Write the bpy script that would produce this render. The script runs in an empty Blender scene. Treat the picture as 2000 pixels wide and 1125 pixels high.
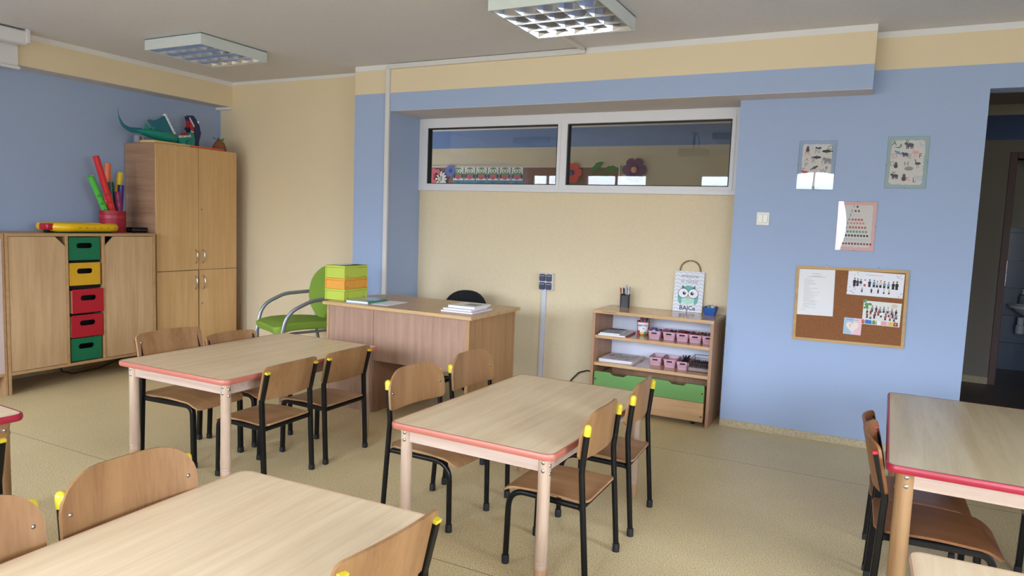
import bpy, bmesh, math, random
from mathutils import Vector, Matrix
random.seed(7)
PI = math.pi
SC = bpy.context.scene
COL = SC.collection

# ------------------------------------------------------------------ helpers
def lin(c):
    return tuple((v/255/12.92 if v/255 <= .04045 else ((v/255+.055)/1.055)**2.4) for v in c) + (1.,)

MATS = {}
def mat(name, rgb, rough=.5, metal=0., spec=.5, trans=0., coat=0.):
    m = bpy.data.materials.new(name); m.use_nodes = True
    b = m.node_tree.nodes['Principled BSDF']
    b.inputs['Base Color'].default_value = lin(rgb)
    b.inputs['Roughness'].default_value = rough
    b.inputs['Metallic'].default_value = metal
    b.inputs['Specular IOR Level'].default_value = spec
    if trans: b.inputs['Transmission Weight'].default_value = trans
    if coat: b.inputs['Coat Weight'].default_value = coat
    MATS[name] = m
    return m

def N(m, t, **kw):
    n = m.node_tree.nodes.new(t)
    for k, v in kw.items(): setattr(n, k, v)
    return n
def L(m, a, b): m.node_tree.links.new(a, b)

def noisy(name, c1, c2, scale=30., rough=.6, bump=0., detail=4., spec=.4, stretch=(1, 1, 1), pos=(.35, .65), coat=0.):
    m = mat(name, c1, rough, 0, spec, coat=coat)
    b = m.node_tree.nodes['Principled BSDF']
    tc = N(m, 'ShaderNodeTexCoord'); mp = N(m, 'ShaderNodeMapping'); mp.inputs['Scale'].default_value = stretch
    nz = N(m, 'ShaderNodeTexNoise'); nz.inputs['Scale'].default_value = scale; nz.inputs['Detail'].default_value = detail
    rp = N(m, 'ShaderNodeValToRGB')
    rp.color_ramp.elements[0].position = pos[0]; rp.color_ramp.elements[0].color = lin(c1)
    rp.color_ramp.elements[1].position = pos[1]; rp.color_ramp.elements[1].color = lin(c2)
    L(m, tc.outputs['Object'], mp.inputs['Vector']); L(m, mp.outputs['Vector'], nz.inputs['Vector'])
    L(m, nz.outputs['Fac'], rp.inputs['Fac']); L(m, rp.outputs['Color'], b.inputs['Base Color'])
    if bump:
        bp = N(m, 'ShaderNodeBump'); bp.inputs['Strength'].default_value = bump; bp.inputs['Distance'].default_value = .002
        L(m, nz.outputs['Fac'], bp.inputs['Height']); L(m, bp.outputs['Normal'], b.inputs['Normal'])
    return m

def wood(name, c1, c2, axis='Z', rough=.42, fine=26., spec=.4, coat=0.):
    """laminate wood: long soft streaks along one axis plus fine pores"""
    m = mat(name, c1, rough, 0, spec, coat=coat)
    b = m.node_tree.nodes['Principled BSDF']
    s = [1., 1., 1.]; s['XYZ'.index(axis)] = .06
    tc = N(m, 'ShaderNodeTexCoord'); mp = N(m, 'ShaderNodeMapping'); mp.inputs['Scale'].default_value = s
    nz = N(m, 'ShaderNodeTexNoise'); nz.inputs['Scale'].default_value = fine; nz.inputs['Detail'].default_value = 6.; nz.inputs['Distortion'].default_value = .6
    n2 = N(m, 'ShaderNodeTexNoise'); n2.inputs['Scale'].default_value = fine*7; n2.inputs['Detail'].default_value = 3.
    mx = N(m, 'ShaderNodeMath', operation='MULTIPLY_ADD'); mx.inputs[1].default_value = .35
    rp = N(m, 'ShaderNodeValToRGB')
    rp.color_ramp.elements[0].position = .45; rp.color_ramp.elements[0].color = lin(c2)
    rp.color_ramp.elements[1].position = .85; rp.color_ramp.elements[1].color = lin(c1)
    L(m, tc.outputs['Object'], mp.inputs['Vector']); L(m, mp.outputs['Vector'], nz.inputs['Vector']); L(m, mp.outputs['Vector'], n2.inputs['Vector'])
    L(m, n2.outputs['Fac'], mx.inputs[0]); L(m, nz.outputs['Fac'], mx.inputs[2])
    L(m, mx.outputs[0], rp.inputs['Fac']); L(m, rp.outputs['Color'], b.inputs['Base Color'])
    return m

def glass(name, tint=(1, 1, 1), rough=0., fac_scale=1.):
    """pane: straight-through transparency plus a Fresnel mirror reflection"""
    m = bpy.data.materials.new(name); m.use_nodes = True
    nt = m.node_tree; nt.nodes.remove(nt.nodes['Principled BSDF'])
    out = nt.nodes['Material Output']
    tr = N(m, 'ShaderNodeBsdfTransparent'); tr.inputs['Color'].default_value = (*tint, 1)
    gl = N(m, 'ShaderNodeBsdfGlossy'); gl.inputs['Roughness'].default_value = rough
    fr = N(m, 'ShaderNodeFresnel'); fr.inputs['IOR'].default_value = 1.5
    ml = N(m, 'ShaderNodeMath', operation='MULTIPLY'); ml.inputs[1].default_value = fac_scale; ml.use_clamp = True
    mx = N(m, 'ShaderNodeMixShader')
    L(m, fr.outputs[0], ml.inputs[0]); L(m, ml.outputs[0], mx.inputs[0]); L(m, tr.outputs[0], mx.inputs[1]); L(m, gl.outputs[0], mx.inputs[2])
    L(m, mx.outputs[0], out.inputs['Surface'])
    MATS[name] = m
    return m

def rrect(w, h, r, n=5, cx=0., cy=0.):
    pts = []
    for k, (sx, sy) in enumerate(((1, 1), (-1, 1), (-1, -1), (1, -1))):
        for i in range(n+1):
            a = k*PI/2 + i*PI/2/n
            pts.append((cx+sx*(w/2-r)+r*math.cos(a), cy+sy*(h/2-r)+r*math.sin(a)))
    return pts
def ell(cx, cy, rx, ry, n=14, rot=0.):
    return [(cx+rx*math.cos(2*PI*i/n)*math.cos(rot)-ry*math.sin(2*PI*i/n)*math.sin(rot), cy+rx*math.cos(2*PI*i/n)*math.sin(rot)+ry*math.sin(2*PI*i/n)*math.cos(rot)) for i in range(n)]
def fillet(pts, r, n=6):
    """round the inner corners of a polyline; r may be one radius or one per point"""
    P = [Vector(p) for p in pts]; out = [P[0]]
    for i in range(1, len(P)-1):
        rr = r[i] if isinstance(r, (list, tuple)) else r
        a = (P[i-1]-P[i]); b = (P[i+1]-P[i]); la, lb = a.length, b.length; a.normalize(); b.normalize()
        ang = a.angle(b)
        if rr <= 0 or ang > PI-.02: out.append(P[i]); continue
        d = min(rr/math.tan(ang/2), la*.48, lb*.48)
        p0, p1 = P[i]+a*d, P[i]+b*d
        for k in range(n+1):
            t = k/n; out.append(p0*(1-t)**2 + P[i]*2*t*(1-t) + p1*t*t)
    out.append(P[-1]); return out

class MB:
    def __init__(s): s.bm = bmesh.new()
    def _f(s, vs, mi=0):
        try:
            f = s.bm.faces.new(vs); f.material_index = mi; return f
        except ValueError: return None
    def box(s, x0, x1, y0, y1, z0, z1, mi=0):
        v = [s.bm.verts.new(p) for p in ((x0, y0, z0), (x1, y0, z0), (x1, y1, z0), (x0, y1, z0), (x0, y0, z1), (x1, y0, z1), (x1, y1, z1), (x0, y1, z1))]
        for q in ((3, 2, 1, 0), (4, 5, 6, 7), (0, 1, 5, 4), (1, 2, 6, 5), (2, 3, 7, 6), (3, 0, 4, 7)): s._f([v[i] for i in q], mi)
        return s
    def prism(s, out, d0, d1, plane='XY', mi=0, holes=()):
        def P(u, v, d): return {'XY': (u, v, d), 'XZ': (u, d, v), 'YZ': (d, u, v)}[plane]
        loops = [out]+list(holes); rows = []
        for lp in loops:
            a = [s.bm.verts.new(P(u, v, d0)) for u, v in lp]; b = [s.bm.verts.new(P(u, v, d1)) for u, v in lp]
            rows.append((a, b)); n = len(a)
            for i in range(n): s._f((a[i], a[(i+1) % n], b[(i+1) % n], b[i]), mi)
        if not holes:
            s._f(rows[0][0][::-1], mi); s._f(rows[0][1], mi)
        else:
            for k in (0, 1):
                ed = []
                for r in rows:
                    vs = r[k]; n = len(vs)
                    for i in range(n):
                        e = s.bm.edges.get((vs[i], vs[(i+1) % n])); ed.append(e)
                g = bmesh.ops.triangle_fill(s.bm, edges=ed, use_beauty=True, use_dissolve=False)
                for f in g['geom']:
                    if isinstance(f, bmesh.types.BMFace): f.material_index = mi
        return s
    def flat(s, out, d, mi=0):
        """printed shape on a sheet in the XZ plane, facing -Y"""
        s._f([s.bm.verts.new((u, -d, v)) for u, v in out], mi); return s
    def lathe(s, prof, c=(0, 0, 0), n=20, mi=0, axis='Z', cap=True):
        rings = []
        for r, z in prof:
            ring = []
            for i in range(n):
                a = 2*PI*i/n; p = (r*math.cos(a), r*math.sin(a), z)
                if axis == 'X': p = (p[2], p[0], p[1])
                if axis == 'Y': p = (p[0], p[2], p[1])
                ring.append(s.bm.verts.new((c[0]+p[0], c[1]+p[1], c[2]+p[2])))
            rings.append(ring)
        for a, b in zip(rings, rings[1:]):
            for i in range(n): s._f((a[i], a[(i+1) % n], b[(i+1) % n], b[i]), mi)
        if cap: s._f(rings[0][::-1], mi); s._f(rings[-1], mi)
        return s
    def sweep(s, path, prof, mi=0, up=(1, 0, 0), closed=False, cap=True):
        """prof: radius or list of (side, normal) offsets; 'side' follows up"""
        if isinstance(prof, (int, float)):
            n = 12; prof = [(prof*math.cos(2*PI*i/n), prof*math.sin(2*PI*i/n)) for i in range(n)]
        P = [Vector(p) for p in path]; m = len(P); rings = []; up = Vector(up)
        for i in range(m):
            if closed: t = P[(i+1) % m]-P[i-1]
            else: t = P[min(i+1, m-1)]-P[max(i-1, 0)]
            t.normalize()
            u = up-t*up.dot(t)
            if u.length < 1e-4: u = Vector((0, 0, 1))-t*t.z
            u.normalize(); w = t.cross(u)
            rings.append([s.bm.verts.new(P[i]+u*a+w*b) for a, b in prof])
        n = len(prof)
        for k in range(m if closed else m-1):
            a, b = rings[k], rings[(k+1) % m]
            for i in range(n): s._f((a[i], a[(i+1) % n], b[(i+1) % n], b[i]), mi)
        if cap and not closed: s._f(rings[0][::-1], mi); s._f(rings[-1], mi)
        return s
    def sheet(s, rows, th, mi=0):
        """curved board from a grid of points, thickness th along its normals"""
        R, C = len(rows), len(rows[0]); G = [[Vector(p) for p in r] for r in rows]
        top, bot = [], []
        for i in range(R):
            a, b = [], []
            for j in range(C):
                du = G[min(i+1, R-1)][j]-G[max(i-1, 0)][j]; dv = G[i][min(j+1, C-1)]-G[i][max(j-1, 0)]
                nn = du.cross(dv); nn.normalize()
                a.append(s.bm.verts.new(G[i][j]+nn*th/2)); b.append(s.bm.verts.new(G[i][j]-nn*th/2))
            top.append(a); bot.append(b)
        for i in range(R-1):
            for j in range(C-1):
                s._f((top[i][j], top[i+1][j], top[i+1][j+1], top[i][j+1]), mi); s._f((bot[i][j], bot[i][j+1], bot[i+1][j+1], bot[i+1][j]), mi)
        edge = [(i, 0) for i in range(R)]+[(R-1, j) for j in range(1, C)]+[(i, C-1) for i in range(R-2, -1, -1)]+[(0, j) for j in range(C-2, 0, -1)]
        for k in range(len(edge)):
            (i, j), (p, q) = edge[k], edge[(k+1) % len(edge)]
            s._f((top[i][j], bot[i][j], bot[p][q], top[p][q]), mi)
        return s
    def ball(s, c, r, mi=0, sc=(1, 1, 1), u=14, v=8):
        g = bmesh.ops.create_uvsphere(s.bm, u_segments=u, v_segments=v, radius=r, matrix=Matrix.Translation(c) @ Matrix.Diagonal((*sc, 1)))
        for vv in g['verts']:
            for f in vv.link_faces: f.material_index = mi
        return s
    def text(s, body, size, x, z, d, mi=0, shear=0., align='CENTER', bold=0., M=None):
        cu = bpy.data.curves.new('t', 'FONT'); cu.body = body; cu.size = size; cu.align_x = align; cu.align_y = 'CENTER'; cu.shear = shear; cu.offset = bold; cu.resolution_u = 3
        ob = bpy.data.objects.new('t', cu); me = bpy.data.meshes.new_from_object(ob)
        k = len(s.bm.verts)
        f0 = len(s.bm.faces)
        if M is None: M = Matrix.Translation((x, -d, z)) @ Matrix.Rotation(PI/2, 4, 'X')
        me.transform(M); s.bm.from_mesh(me); s.bm.faces.ensure_lookup_table()
        for f in list(s.bm.faces)[f0:]: f.material_index = mi
        bpy.data.objects.remove(ob); bpy.data.curves.remove(cu); bpy.data.meshes.remove(me)
        return s
    def xform(s, M): bmesh.ops.transform(s.bm, matrix=M, verts=s.bm.verts); return s

def obj(name, mb, m, parent=None, bevel=0., smooth=35, loc=None, rot=None, seg=2, fixn=True):
    me = bpy.data.meshes.new(name)
    if fixn: bmesh.ops.recalc_face_normals(mb.bm, faces=mb.bm.faces)
    mb.bm.to_mesh(me); mb.bm.free()
    for q in (m if isinstance(m, (list, tuple)) else [m]): me.materials.append(q)
    if smooth:
        for p in me.polygons: p.use_smooth = True
        me.set_sharp_from_angle(angle=math.radians(smooth))
    o = bpy.data.objects.new(name, me); COL.objects.link(o)
    if parent: o.parent = parent
    if loc: o.location = loc
    if rot: o.rotation_euler = rot
    if bevel:
        b = o.modifiers.new('bevel', 'BEVEL'); b.width = bevel; b.segments = seg; b.limit_method = 'ANGLE'; b.angle_limit = math.radians(40)
    return o
def tag(o, label, cat, group=None, kind=None):
    o['label'] = label; o['category'] = cat
    if group: o['group'] = group
    if kind: o['kind'] = kind
    return o
def thing(name, label, cat, loc=(0, 0, 0), rotz=0., group=None, rot=None):
    o = bpy.data.objects.new(name, None); COL.objects.link(o); o.empty_display_size = .1
    o.location = loc; o.rotation_euler = rot if rot else (0, 0, rotz)
    return tag(o, label, cat, group)
KIDS = None
def dup(root, loc, rotz, label, group=None):
    def cp(o, par):
        c = o.copy(); COL.objects.link(c)
        if par: c.parent = par
        for ch in o.children: cp(ch, c)
        return c
    r = cp(root, None); r.location = loc; r.rotation_euler = (0, 0, rotz); r['label'] = label
    if group: r['group'] = group
    return r
def struct(name, mb, m, bevel=0., parent=None, smooth=0):
    o = obj(name, mb, m, parent, bevel, smooth)
    if not parent: o['kind'] = 'structure'
    return o

# ------------------------------------------------------------------ materials
BLUE, CREAM, WHITE = (161, 178, 209), (226, 208, 174), (226, 224, 222)
m_cream = noisy('cream_paint', CREAM, (222, 204, 170), 60, .75, .015)
m_blue = noisy('blue_paint', BLUE, (158, 175, 206), 60, .7, .015)
m_white = noisy('white_paint', WHITE, (222, 220, 216), 60, .75, .05)
m_ceil = noisy('ceiling_paint', (218, 217, 222), (214, 213, 218), 50, .85, .05)
m_soffit = noisy('soffit_paint', (210, 203, 202), (206, 199, 198), 50, .85, .05)
def bands(name, stops):
    """paint scheme by height: [(z, colour)...] from the floor up"""
    m = mat(name, stops[0][1], .72, 0, .35); b = m.node_tree.nodes['Principled BSDF']
    g = N(m, 'ShaderNodeNewGeometry'); sp = N(m, 'ShaderNodeSeparateXYZ'); dv = N(m, 'ShaderNodeMath', operation='DIVIDE'); dv.inputs[1].default_value = 3.
    rp = N(m, 'ShaderNodeValToRGB'); cr = rp.color_ramp; cr.interpolation = 'CONSTANT'
    cr.elements[0].position = 0.; cr.elements[0].color = lin(stops[0][1])
    cr.elements[1].position = stops[1][0]/3; cr.elements[1].color = lin(stops[1][1])
    for z, c in stops[2:]:
        e = cr.elements.new(z/3); e.color = lin(c)
    L(m, g.outputs['Position'], sp.inputs[0]); L(m, sp.outputs['Z'], dv.inputs[0]); L(m, dv.outputs[0], rp.inputs[0]); L(m, rp.outputs[0], b.inputs['Base Color'])
    nz = N(m, 'ShaderNodeTexNoise'); nz.inputs['Scale'].default_value = 60.; bp = N(m, 'ShaderNodeBump'); bp.inputs['Strength'].default_value = .015; bp.inputs['Distance'].default_value = .002
    L(m, g.outputs['Position'], nz.inputs['Vector']); L(m, nz.outputs['Fac'], bp.inputs['Height']); L(m, bp.outputs['Normal'], b.inputs['Normal'])
    return m
ZC, ZB, ZBAND, ZLB = 2.7123, 2.3218, 2.464, 2.4683
m_band = bands('blue_cream_white_bands', [(0, BLUE), (ZBAND, CREAM), (2.665, WHITE)])
m_creamtop = bands('cream_white_bands', [(0, CREAM), (2.672, WHITE)])
m_beamL = bands('cream_beam_bands', [(0, CREAM), (2.668, WHITE)])
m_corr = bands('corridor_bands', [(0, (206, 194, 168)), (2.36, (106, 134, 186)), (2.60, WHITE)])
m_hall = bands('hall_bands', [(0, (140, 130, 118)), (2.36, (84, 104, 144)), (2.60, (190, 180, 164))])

def floor_mat():
    m = mat('speckled_vinyl', (186, 166, 120), .42, 0, .4); b = m.node_tree.nodes['Principled BSDF']
    g = N(m, 'ShaderNodeNewGeometry')
    nz = N(m, 'ShaderNodeTexNoise'); nz.inputs['Scale'].default_value = 215.; nz.inputs['Detail'].default_value = 2.
    rp = N(m, 'ShaderNodeValToRGB'); e = rp.color_ramp.elements
    e[0].position = .34; e[0].color = lin((128, 106, 72)); e[1].position = .64; e[1].color = lin((240, 220, 172))
    x = rp.color_ramp.elements.new(.44); x.color = lin((222, 200, 150))
    n2 = N(m, 'ShaderNodeTexNoise'); n2.inputs['Scale'].default_value = 1.3; n2.inputs['Detail'].default_value = 5.
    r2 = N(m, 'ShaderNodeValToRGB'); r2.color_ramp.elements[0].position = .3; r2.color_ramp.elements[0].color = (.86, .85, .84, 1); r2.color_ramp.elements[1].position = .7; r2.color_ramp.elements[1].color = (1, 1, 1, 1)
    mx = N(m, 'ShaderNodeMix', data_type='RGBA', blend_type='MULTIPLY'); mx.inputs[0].default_value = 1.
    sp = N(m, 'ShaderNodeSeparateXYZ')
    ad = N(m, 'ShaderNodeMath', operation='SUBTRACT'); ad.inputs[1].default_value = .39
    md = N(m, 'ShaderNodeMath', operation='PINGPONG'); md.inputs[1].default_value = 1.
    # sheet seams every two metres across the room
    lt = N(m, 'ShaderNodeMath', operation='LESS_THAN'); lt.inputs[1].default_value = .0022
    m2 = N(m, 'ShaderNodeMix', data_type='RGBA'); m2.inputs[7].default_value = lin((120, 104, 76))
    L(m, g.outputs['Position'], nz.inputs['Vector']); L(m, g.outputs['Position'], n2.inputs['Vector']); L(m, g.outputs['Position'], sp.inputs[0])
    L(m, nz.outputs['Fac'], rp.inputs[0]); L(m, n2.outputs['Fac'], r2.inputs[0]); L(m, rp.outputs[0], mx.inputs[6]); L(m, r2.outputs[0], mx.inputs[7])
    L(m, sp.outputs['Y'], ad.inputs[0]); L(m, ad.outputs[0], md.inputs[0]); L(m, md.outputs[0], lt.inputs[0])
    L(m, lt.outputs[0], m2.inputs[0]); L(m, mx.outputs[2], m2.inputs[6]); L(m, m2.outputs[2], b.inputs['Base Color'])
    r3 = N(m, 'ShaderNodeMapRange'); r3.inputs[3].default_value = .36; r3.inputs[4].default_value = .55
    L(m, n2.outputs['Fac'], r3.inputs[0]); L(m, r3.outputs[0], b.inputs['Roughness'])
    return m
m_floor = floor_mat()
m_cove = noisy('floor_cove_vinyl', (196, 180, 146), (170, 152, 116), 90, .5, 0)

w_table = wood('table_laminate', (224, 200, 166), (208, 181, 144), 'Y', .33, 22)
w_table2 = wood('table_laminate_grey', (206, 188, 154), (186, 164, 126), 'Y', .28, 20)
w_leg = wood('beech_leg', (184, 158, 136), (164, 136, 112), 'Z', .5, 40)
w_legd = wood('beech_leg_worn', (188, 148, 112), (160, 118, 84), 'Z', .5, 40)
w_legv = wood('varnished_leg', (158, 122, 84), (136, 98, 62), 'Z', .4, 30)
w_apron = wood('apron_beech', (186, 162, 146), (170, 144, 126), 'X', .5, 26)
w_chair = wood('chair_plywood', (156, 116, 76), (128, 90, 56), 'Z', .38, 16)
w_seat = wood('chair_seat_plywood', (172, 130, 90), (142, 102, 68), 'Y', .34, 16)
w_chair_d = wood('chair_plywood_dark', (140, 92, 56), (112, 70, 40), 'Z', .32, 16)
w_seat_d = wood('chair_seat_plywood_dark', (132, 86, 54), (106, 66, 40), 'Y', .3, 16)
w_cab = wood('cabinet_beech', (216, 176, 124), (200, 158, 106), 'Z', .42, 22)
w_cab_h = wood('cabinet_beech_across', (176, 140, 112), (152, 114, 88), 'X', .5, 24)
w_low = wood('low_cabinet_beech', (204, 170, 130), (186, 150, 110), 'Z', .45, 22)
w_edge = wood('cabinet_edge', (192, 152, 108), (176, 136, 94), 'Y', .5, 22)
w_desk = wood('desk_front_beech', (170, 136, 114), (150, 116, 96), 'Z', .48, 30)
w_desktop = wood('desk_top_beech', (200, 164, 118), (184, 146, 102), 'X', .32, 24)
w_deskside = wood('desk_side_beech', (176, 136, 94), (154, 114, 74), 'Z', .45, 26)
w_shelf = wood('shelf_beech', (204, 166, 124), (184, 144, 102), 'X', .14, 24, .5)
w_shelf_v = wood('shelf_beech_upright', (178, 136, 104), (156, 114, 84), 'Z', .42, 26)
m_pink_edge = mat('salmon_edge_band', (174, 100, 82), .4)
m_red_edge = mat('red_edge_band', (152, 30, 48), .35)
m_pale_edge = mat('pale_edge_band', (208, 170, 140), .4)
m_black = mat('black_enamel', (9, 9, 10), .32, 0, .3)
m_rubber = mat('black_rubber', (20, 20, 21), .6)
m_yellow = mat('yellow_plastic', (202, 180, 44), .35)
m_capred = mat('red_plastic_cap', (206, 34, 56), .4)
m_bolt = mat('zinc', (170, 170, 172), .3, 1.)
m_chrome = mat('satin_steel', (196, 196, 198), .25, 1.)
m_alu = mat('mirror_aluminium', (236, 238, 244), .08, 1.)
m_lampw = mat('lamp_housing_white', (206, 212, 208), .45)
m_pvc = mat('white_pvc', (222, 220, 222), .4)
m_duct = mat('cable_duct_white', (214, 211, 207), .5)
m_ductl = mat('cable_duct_lilac', (206, 206, 218), .5)
m_gask = mat('black_gasket', (14, 14, 16), .5)
m_pane = glass('window_glass', (.9, .92, .93), 0., 1.25)
m_clear = glass('acrylic_cover', (1, 1, 1), .015, 1.1)
m_greyt = mat('grey_tube', (150, 152, 156), .35, .6)
m_greenf = noisy('green_fabric', (136, 166, 62), (124, 154, 54), 300, .85, .3)
m_blackf = noisy('black_fabric', (22, 21, 24), (14, 14, 16), 300, .85, .2)
m_paper = mat('white_paper', (232, 230, 232), .7)
m_dark = mat('recess_shade', (18, 14, 13), .9)  # near-black in place of the shade inside holes and gaps
m_grey = mat('mid_grey', (120, 122, 126), .5)
ink = {k: mat('ink_'+k, c, .6) for k, c in dict(dark=(58, 56, 78), navy=(46, 50, 80), black=(28, 27, 30), grey=(140, 140, 146), lgrey=(196, 198, 206), red=(190, 70, 70), pink=(226, 160, 168), salmon=(214, 132, 122), green=(90, 140, 116), teal=(110, 172, 164), mint=(176, 218, 206), dteal=(66, 116, 116), orange=(232, 172, 104), blue=(104, 148, 190), white=(236, 236, 238), lilac=(206, 196, 222), cream=(236, 226, 208), brown=(134, 92, 72), skin=(222, 178, 150), leaf=(90, 150, 70), wine=(140, 40, 50), yellow=(226, 186, 60), bblue=(60, 110, 190), beige=(214, 196, 170)).items()}

# ------------------------------------------------------------------ room shell
X1, X2, X3, X4, X5 = -4.162, -.083, -3.787, -.9065, .551
YP, YN, YR, YBL = 4.97, 5.4556, 5.1788, 5.1677
XL, XLB = -6.107, -5.911
XE, YF, YK = 3.3, -1.6, 8.2         # east wall, window wall behind the camera, far corridor wall
WZ0, WZ1 = .85, 2.36
struct('floor', MB().box(-6.6, XE+.2, YF-.2, 10.0, -.1, 0), m_floor)
struct('ceiling', MB().box(-6.6, XE+.2, YF-.2, 10.0, ZC, ZC+.12), m_ceil)
struct('wall_left', MB().box(XL-.15, XL, YF-.2, YBL+.3, 0, ZC), bands('left_wall_bands', [(0, BLUE), (ZLB, CREAM)]))
struct('beam_left', MB().box(XL-.01, XLB, YF, YBL+.01, ZLB, ZC), m_beamL)
struct('beam_left_soffit', MB().box(XL, XLB+.001, YF, YBL, ZLB-.004, ZLB), m_soffit)
struct('trim_1', MB().box(XL+.001, XLB+.004, YBL-.045, YBL-.001, ZLB-.03, ZLB-.004), m_white, .003)
struct('trim_2', MB().box(XL, XL+.022, YBL-.006, YBL, 0, ZLB-.03), m_blue)
struct('wall_back_left', MB().box(XL-.15, X1+.01, YBL, YBL+.3, 0, ZC), m_creamtop)
struct('wall_column', MB().box(X1, X3, YP, YN+.15, 0, ZC), m_band)
wb = MB().box(X3-.01, X4+.15, YN, YN+.15, 0, 1.672)
struct('wall_back', wb, m_cream)
struct('beam_back', MB().box(X3-.005, X2, YP, YR+.01, ZB, ZC).box(X3-.005, X4+.15, YR, YN+.15, ZB, ZC), m_band)
struct('beam_back_soffit', MB().box(X3, X2-.001, YP+.001, YR, ZB-.003, ZB).box(X3, X4, YR, YN, ZB-.003, ZB), m_soffit)
struct('wall_right', MB().box(X4, X4+.15, YR, YN+.15, 0, ZC-.001).box(X4+.15, X5, YR, YR+.17, 0, ZC-.001).box(X5, 1.75, YR, YR+.17, 2.327, ZC-.001).box(1.75, XE, YR, YR+.17, 0, ZC-.001), m_band)
struct('baseboard_right', MB().prism([(YR, 0), (YR-.012, .0), (YR-.004, .045), (YR, .048)], X4, X5, 'YZ').prism([(YR, 0), (YR-.012, 0), (YR-.004, .045), (YR, .048)], 1.75, XE, 'YZ'), m_cove)
struct('baseboard_back', MB().box(X3, X4, YN-.008, YN, 0, .045).box(X1, X3, YP-.008, YP, 0, .045).box(XL, X1, YBL-.008, YBL, 0, .045).box(XL, XL+.008, YF, YBL, 0, .045), m_cove)
EW = [(-1.35, -.05), (.25, 2.0)]
we = MB().box(XE, XE+.15, YF-.2, 10, 0, WZ0).box(XE, XE+.15, YF-.2, 10, WZ1, ZC).box(XE, XE+.15, YF-.2, EW[0][0], WZ0, WZ1).box(XE, XE+.15, EW[0][1], EW[1][0], WZ0, WZ1).box(XE, XE+.15, EW[1][1], 10, WZ0, WZ1)
struct('wall_east', we, m_band)
for k, (a, b) in enumerate(EW):
    w = struct('window_%d' % (k+8), MB().prism([(a, WZ0), (b, WZ0), (b, WZ1), (a, WZ1)], XE+.04, XE+.10, 'YZ', 0, [[(a+.06, WZ0+.06), (b-.06, WZ0+.06), (b-.06, WZ1-.06), (a+.06, WZ1-.06)]]), m_pvc, .004)
    obj('pane', MB().box(XE+.068, XE+.072, a+.06, b-.06, WZ0+.06, WZ1-.06), m_pane, w)
# corridor behind
DX0, DX1 = 1.145, 2.0
struct('wall_corridor', MB().box(-6.6, -.2, YK, YK+.12, 0, ZC), m_corr)
struct('wall_light_block', MB().box(-.3, -.2, YN+.15, YK, 0, ZC), m_corr)  # unseen wall added to keep the corridor light out of the hall
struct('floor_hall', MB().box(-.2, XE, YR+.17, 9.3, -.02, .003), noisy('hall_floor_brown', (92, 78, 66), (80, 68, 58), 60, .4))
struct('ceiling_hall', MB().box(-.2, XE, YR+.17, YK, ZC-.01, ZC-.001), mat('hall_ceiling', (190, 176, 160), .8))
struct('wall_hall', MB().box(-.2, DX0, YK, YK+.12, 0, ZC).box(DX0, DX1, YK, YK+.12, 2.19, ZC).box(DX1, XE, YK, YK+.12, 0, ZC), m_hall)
struct('baseboard_corridor', MB().box(-.2, DX0-.06, YK-.01, YK, 0, .07), m_cove)
struct('window_10', MB().prism([(6.15, .75), (7.85, .75), (7.85, 2.25), (6.15, 2.25)], -6.45, -6.41, 'YZ', 0, [[(6.2, .8), (7.8, .8), (7.8, 2.2), (6.2, 2.2)]]), m_pvc, .003)  # frame added round the corridor area light, with no opening behind it
struct('wall_corridor_end', MB().box(-6.6, -6.45, YBL+.3, YK, 0, ZC), m_corr)
m_wash = noisy('washroom_paint', (188, 180, 164), (182, 174, 158), 40, .7)
struct('wall_washroom_side', MB().box(.4, .5, YK+.12, 9.3, 0, ZC), m_wash)
struct('wall_washroom', MB().box(0, XE, 9.3, 9.42, 0, ZC), m_wash)
def tiles():
    m = mat('blue_grey_tiles', (92, 104, 126), .25, 0, .5); b = m.node_tree.nodes['Principled BSDF']
    br = N(m, 'ShaderNodeTexBrick'); br.offset = 0.; br.inputs['Scale'].default_value = 1.; br.inputs['Mortar Size'].default_value = .004
    br.inputs['Brick Width'].default_value = .4; br.inputs['Row Height'].default_value = .3
    br.inputs['Color1'].default_value = lin((92, 104, 126)); br.inputs['Color2'].default_value = lin((88, 100, 122)); br.inputs['Mortar'].default_value = lin((50, 54, 64))
    tc = N(m, 'ShaderNodeTexCoord'); mp = N(m, 'ShaderNodeMapping'); mp.inputs['Rotation'].default_value = (PI/2, 0, 0)
    L(m, tc.outputs['Object'], mp.inputs['Vector']); L(m, mp.outputs['Vector'], br.inputs['Vector']); L(m, br.outputs['Color'], b.inputs['Base Color'])
    return m
struct('trim_3', MB().box(.5, XE, 9.285, 9.3, 0, 1.55), tiles())
m_brownf = mat('brown_door_frame', (92, 58, 50), .5)
df = struct('door_1', MB().box(DX0-.06, DX0+.0, YK-.015, YK+.13, 0, 2.25).box(DX1, DX1+.06, YK-.015, YK+.13, 0, 2.25).box(DX0, DX1, YK-.015, YK+.13, 2.19, 2.25), m_brownf, .003)
obj('strike_plate', MB().box(DX0-.001, DX0+.003, YK-.0, YK+.03, .98, 1.22), m_chrome, df)
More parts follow.
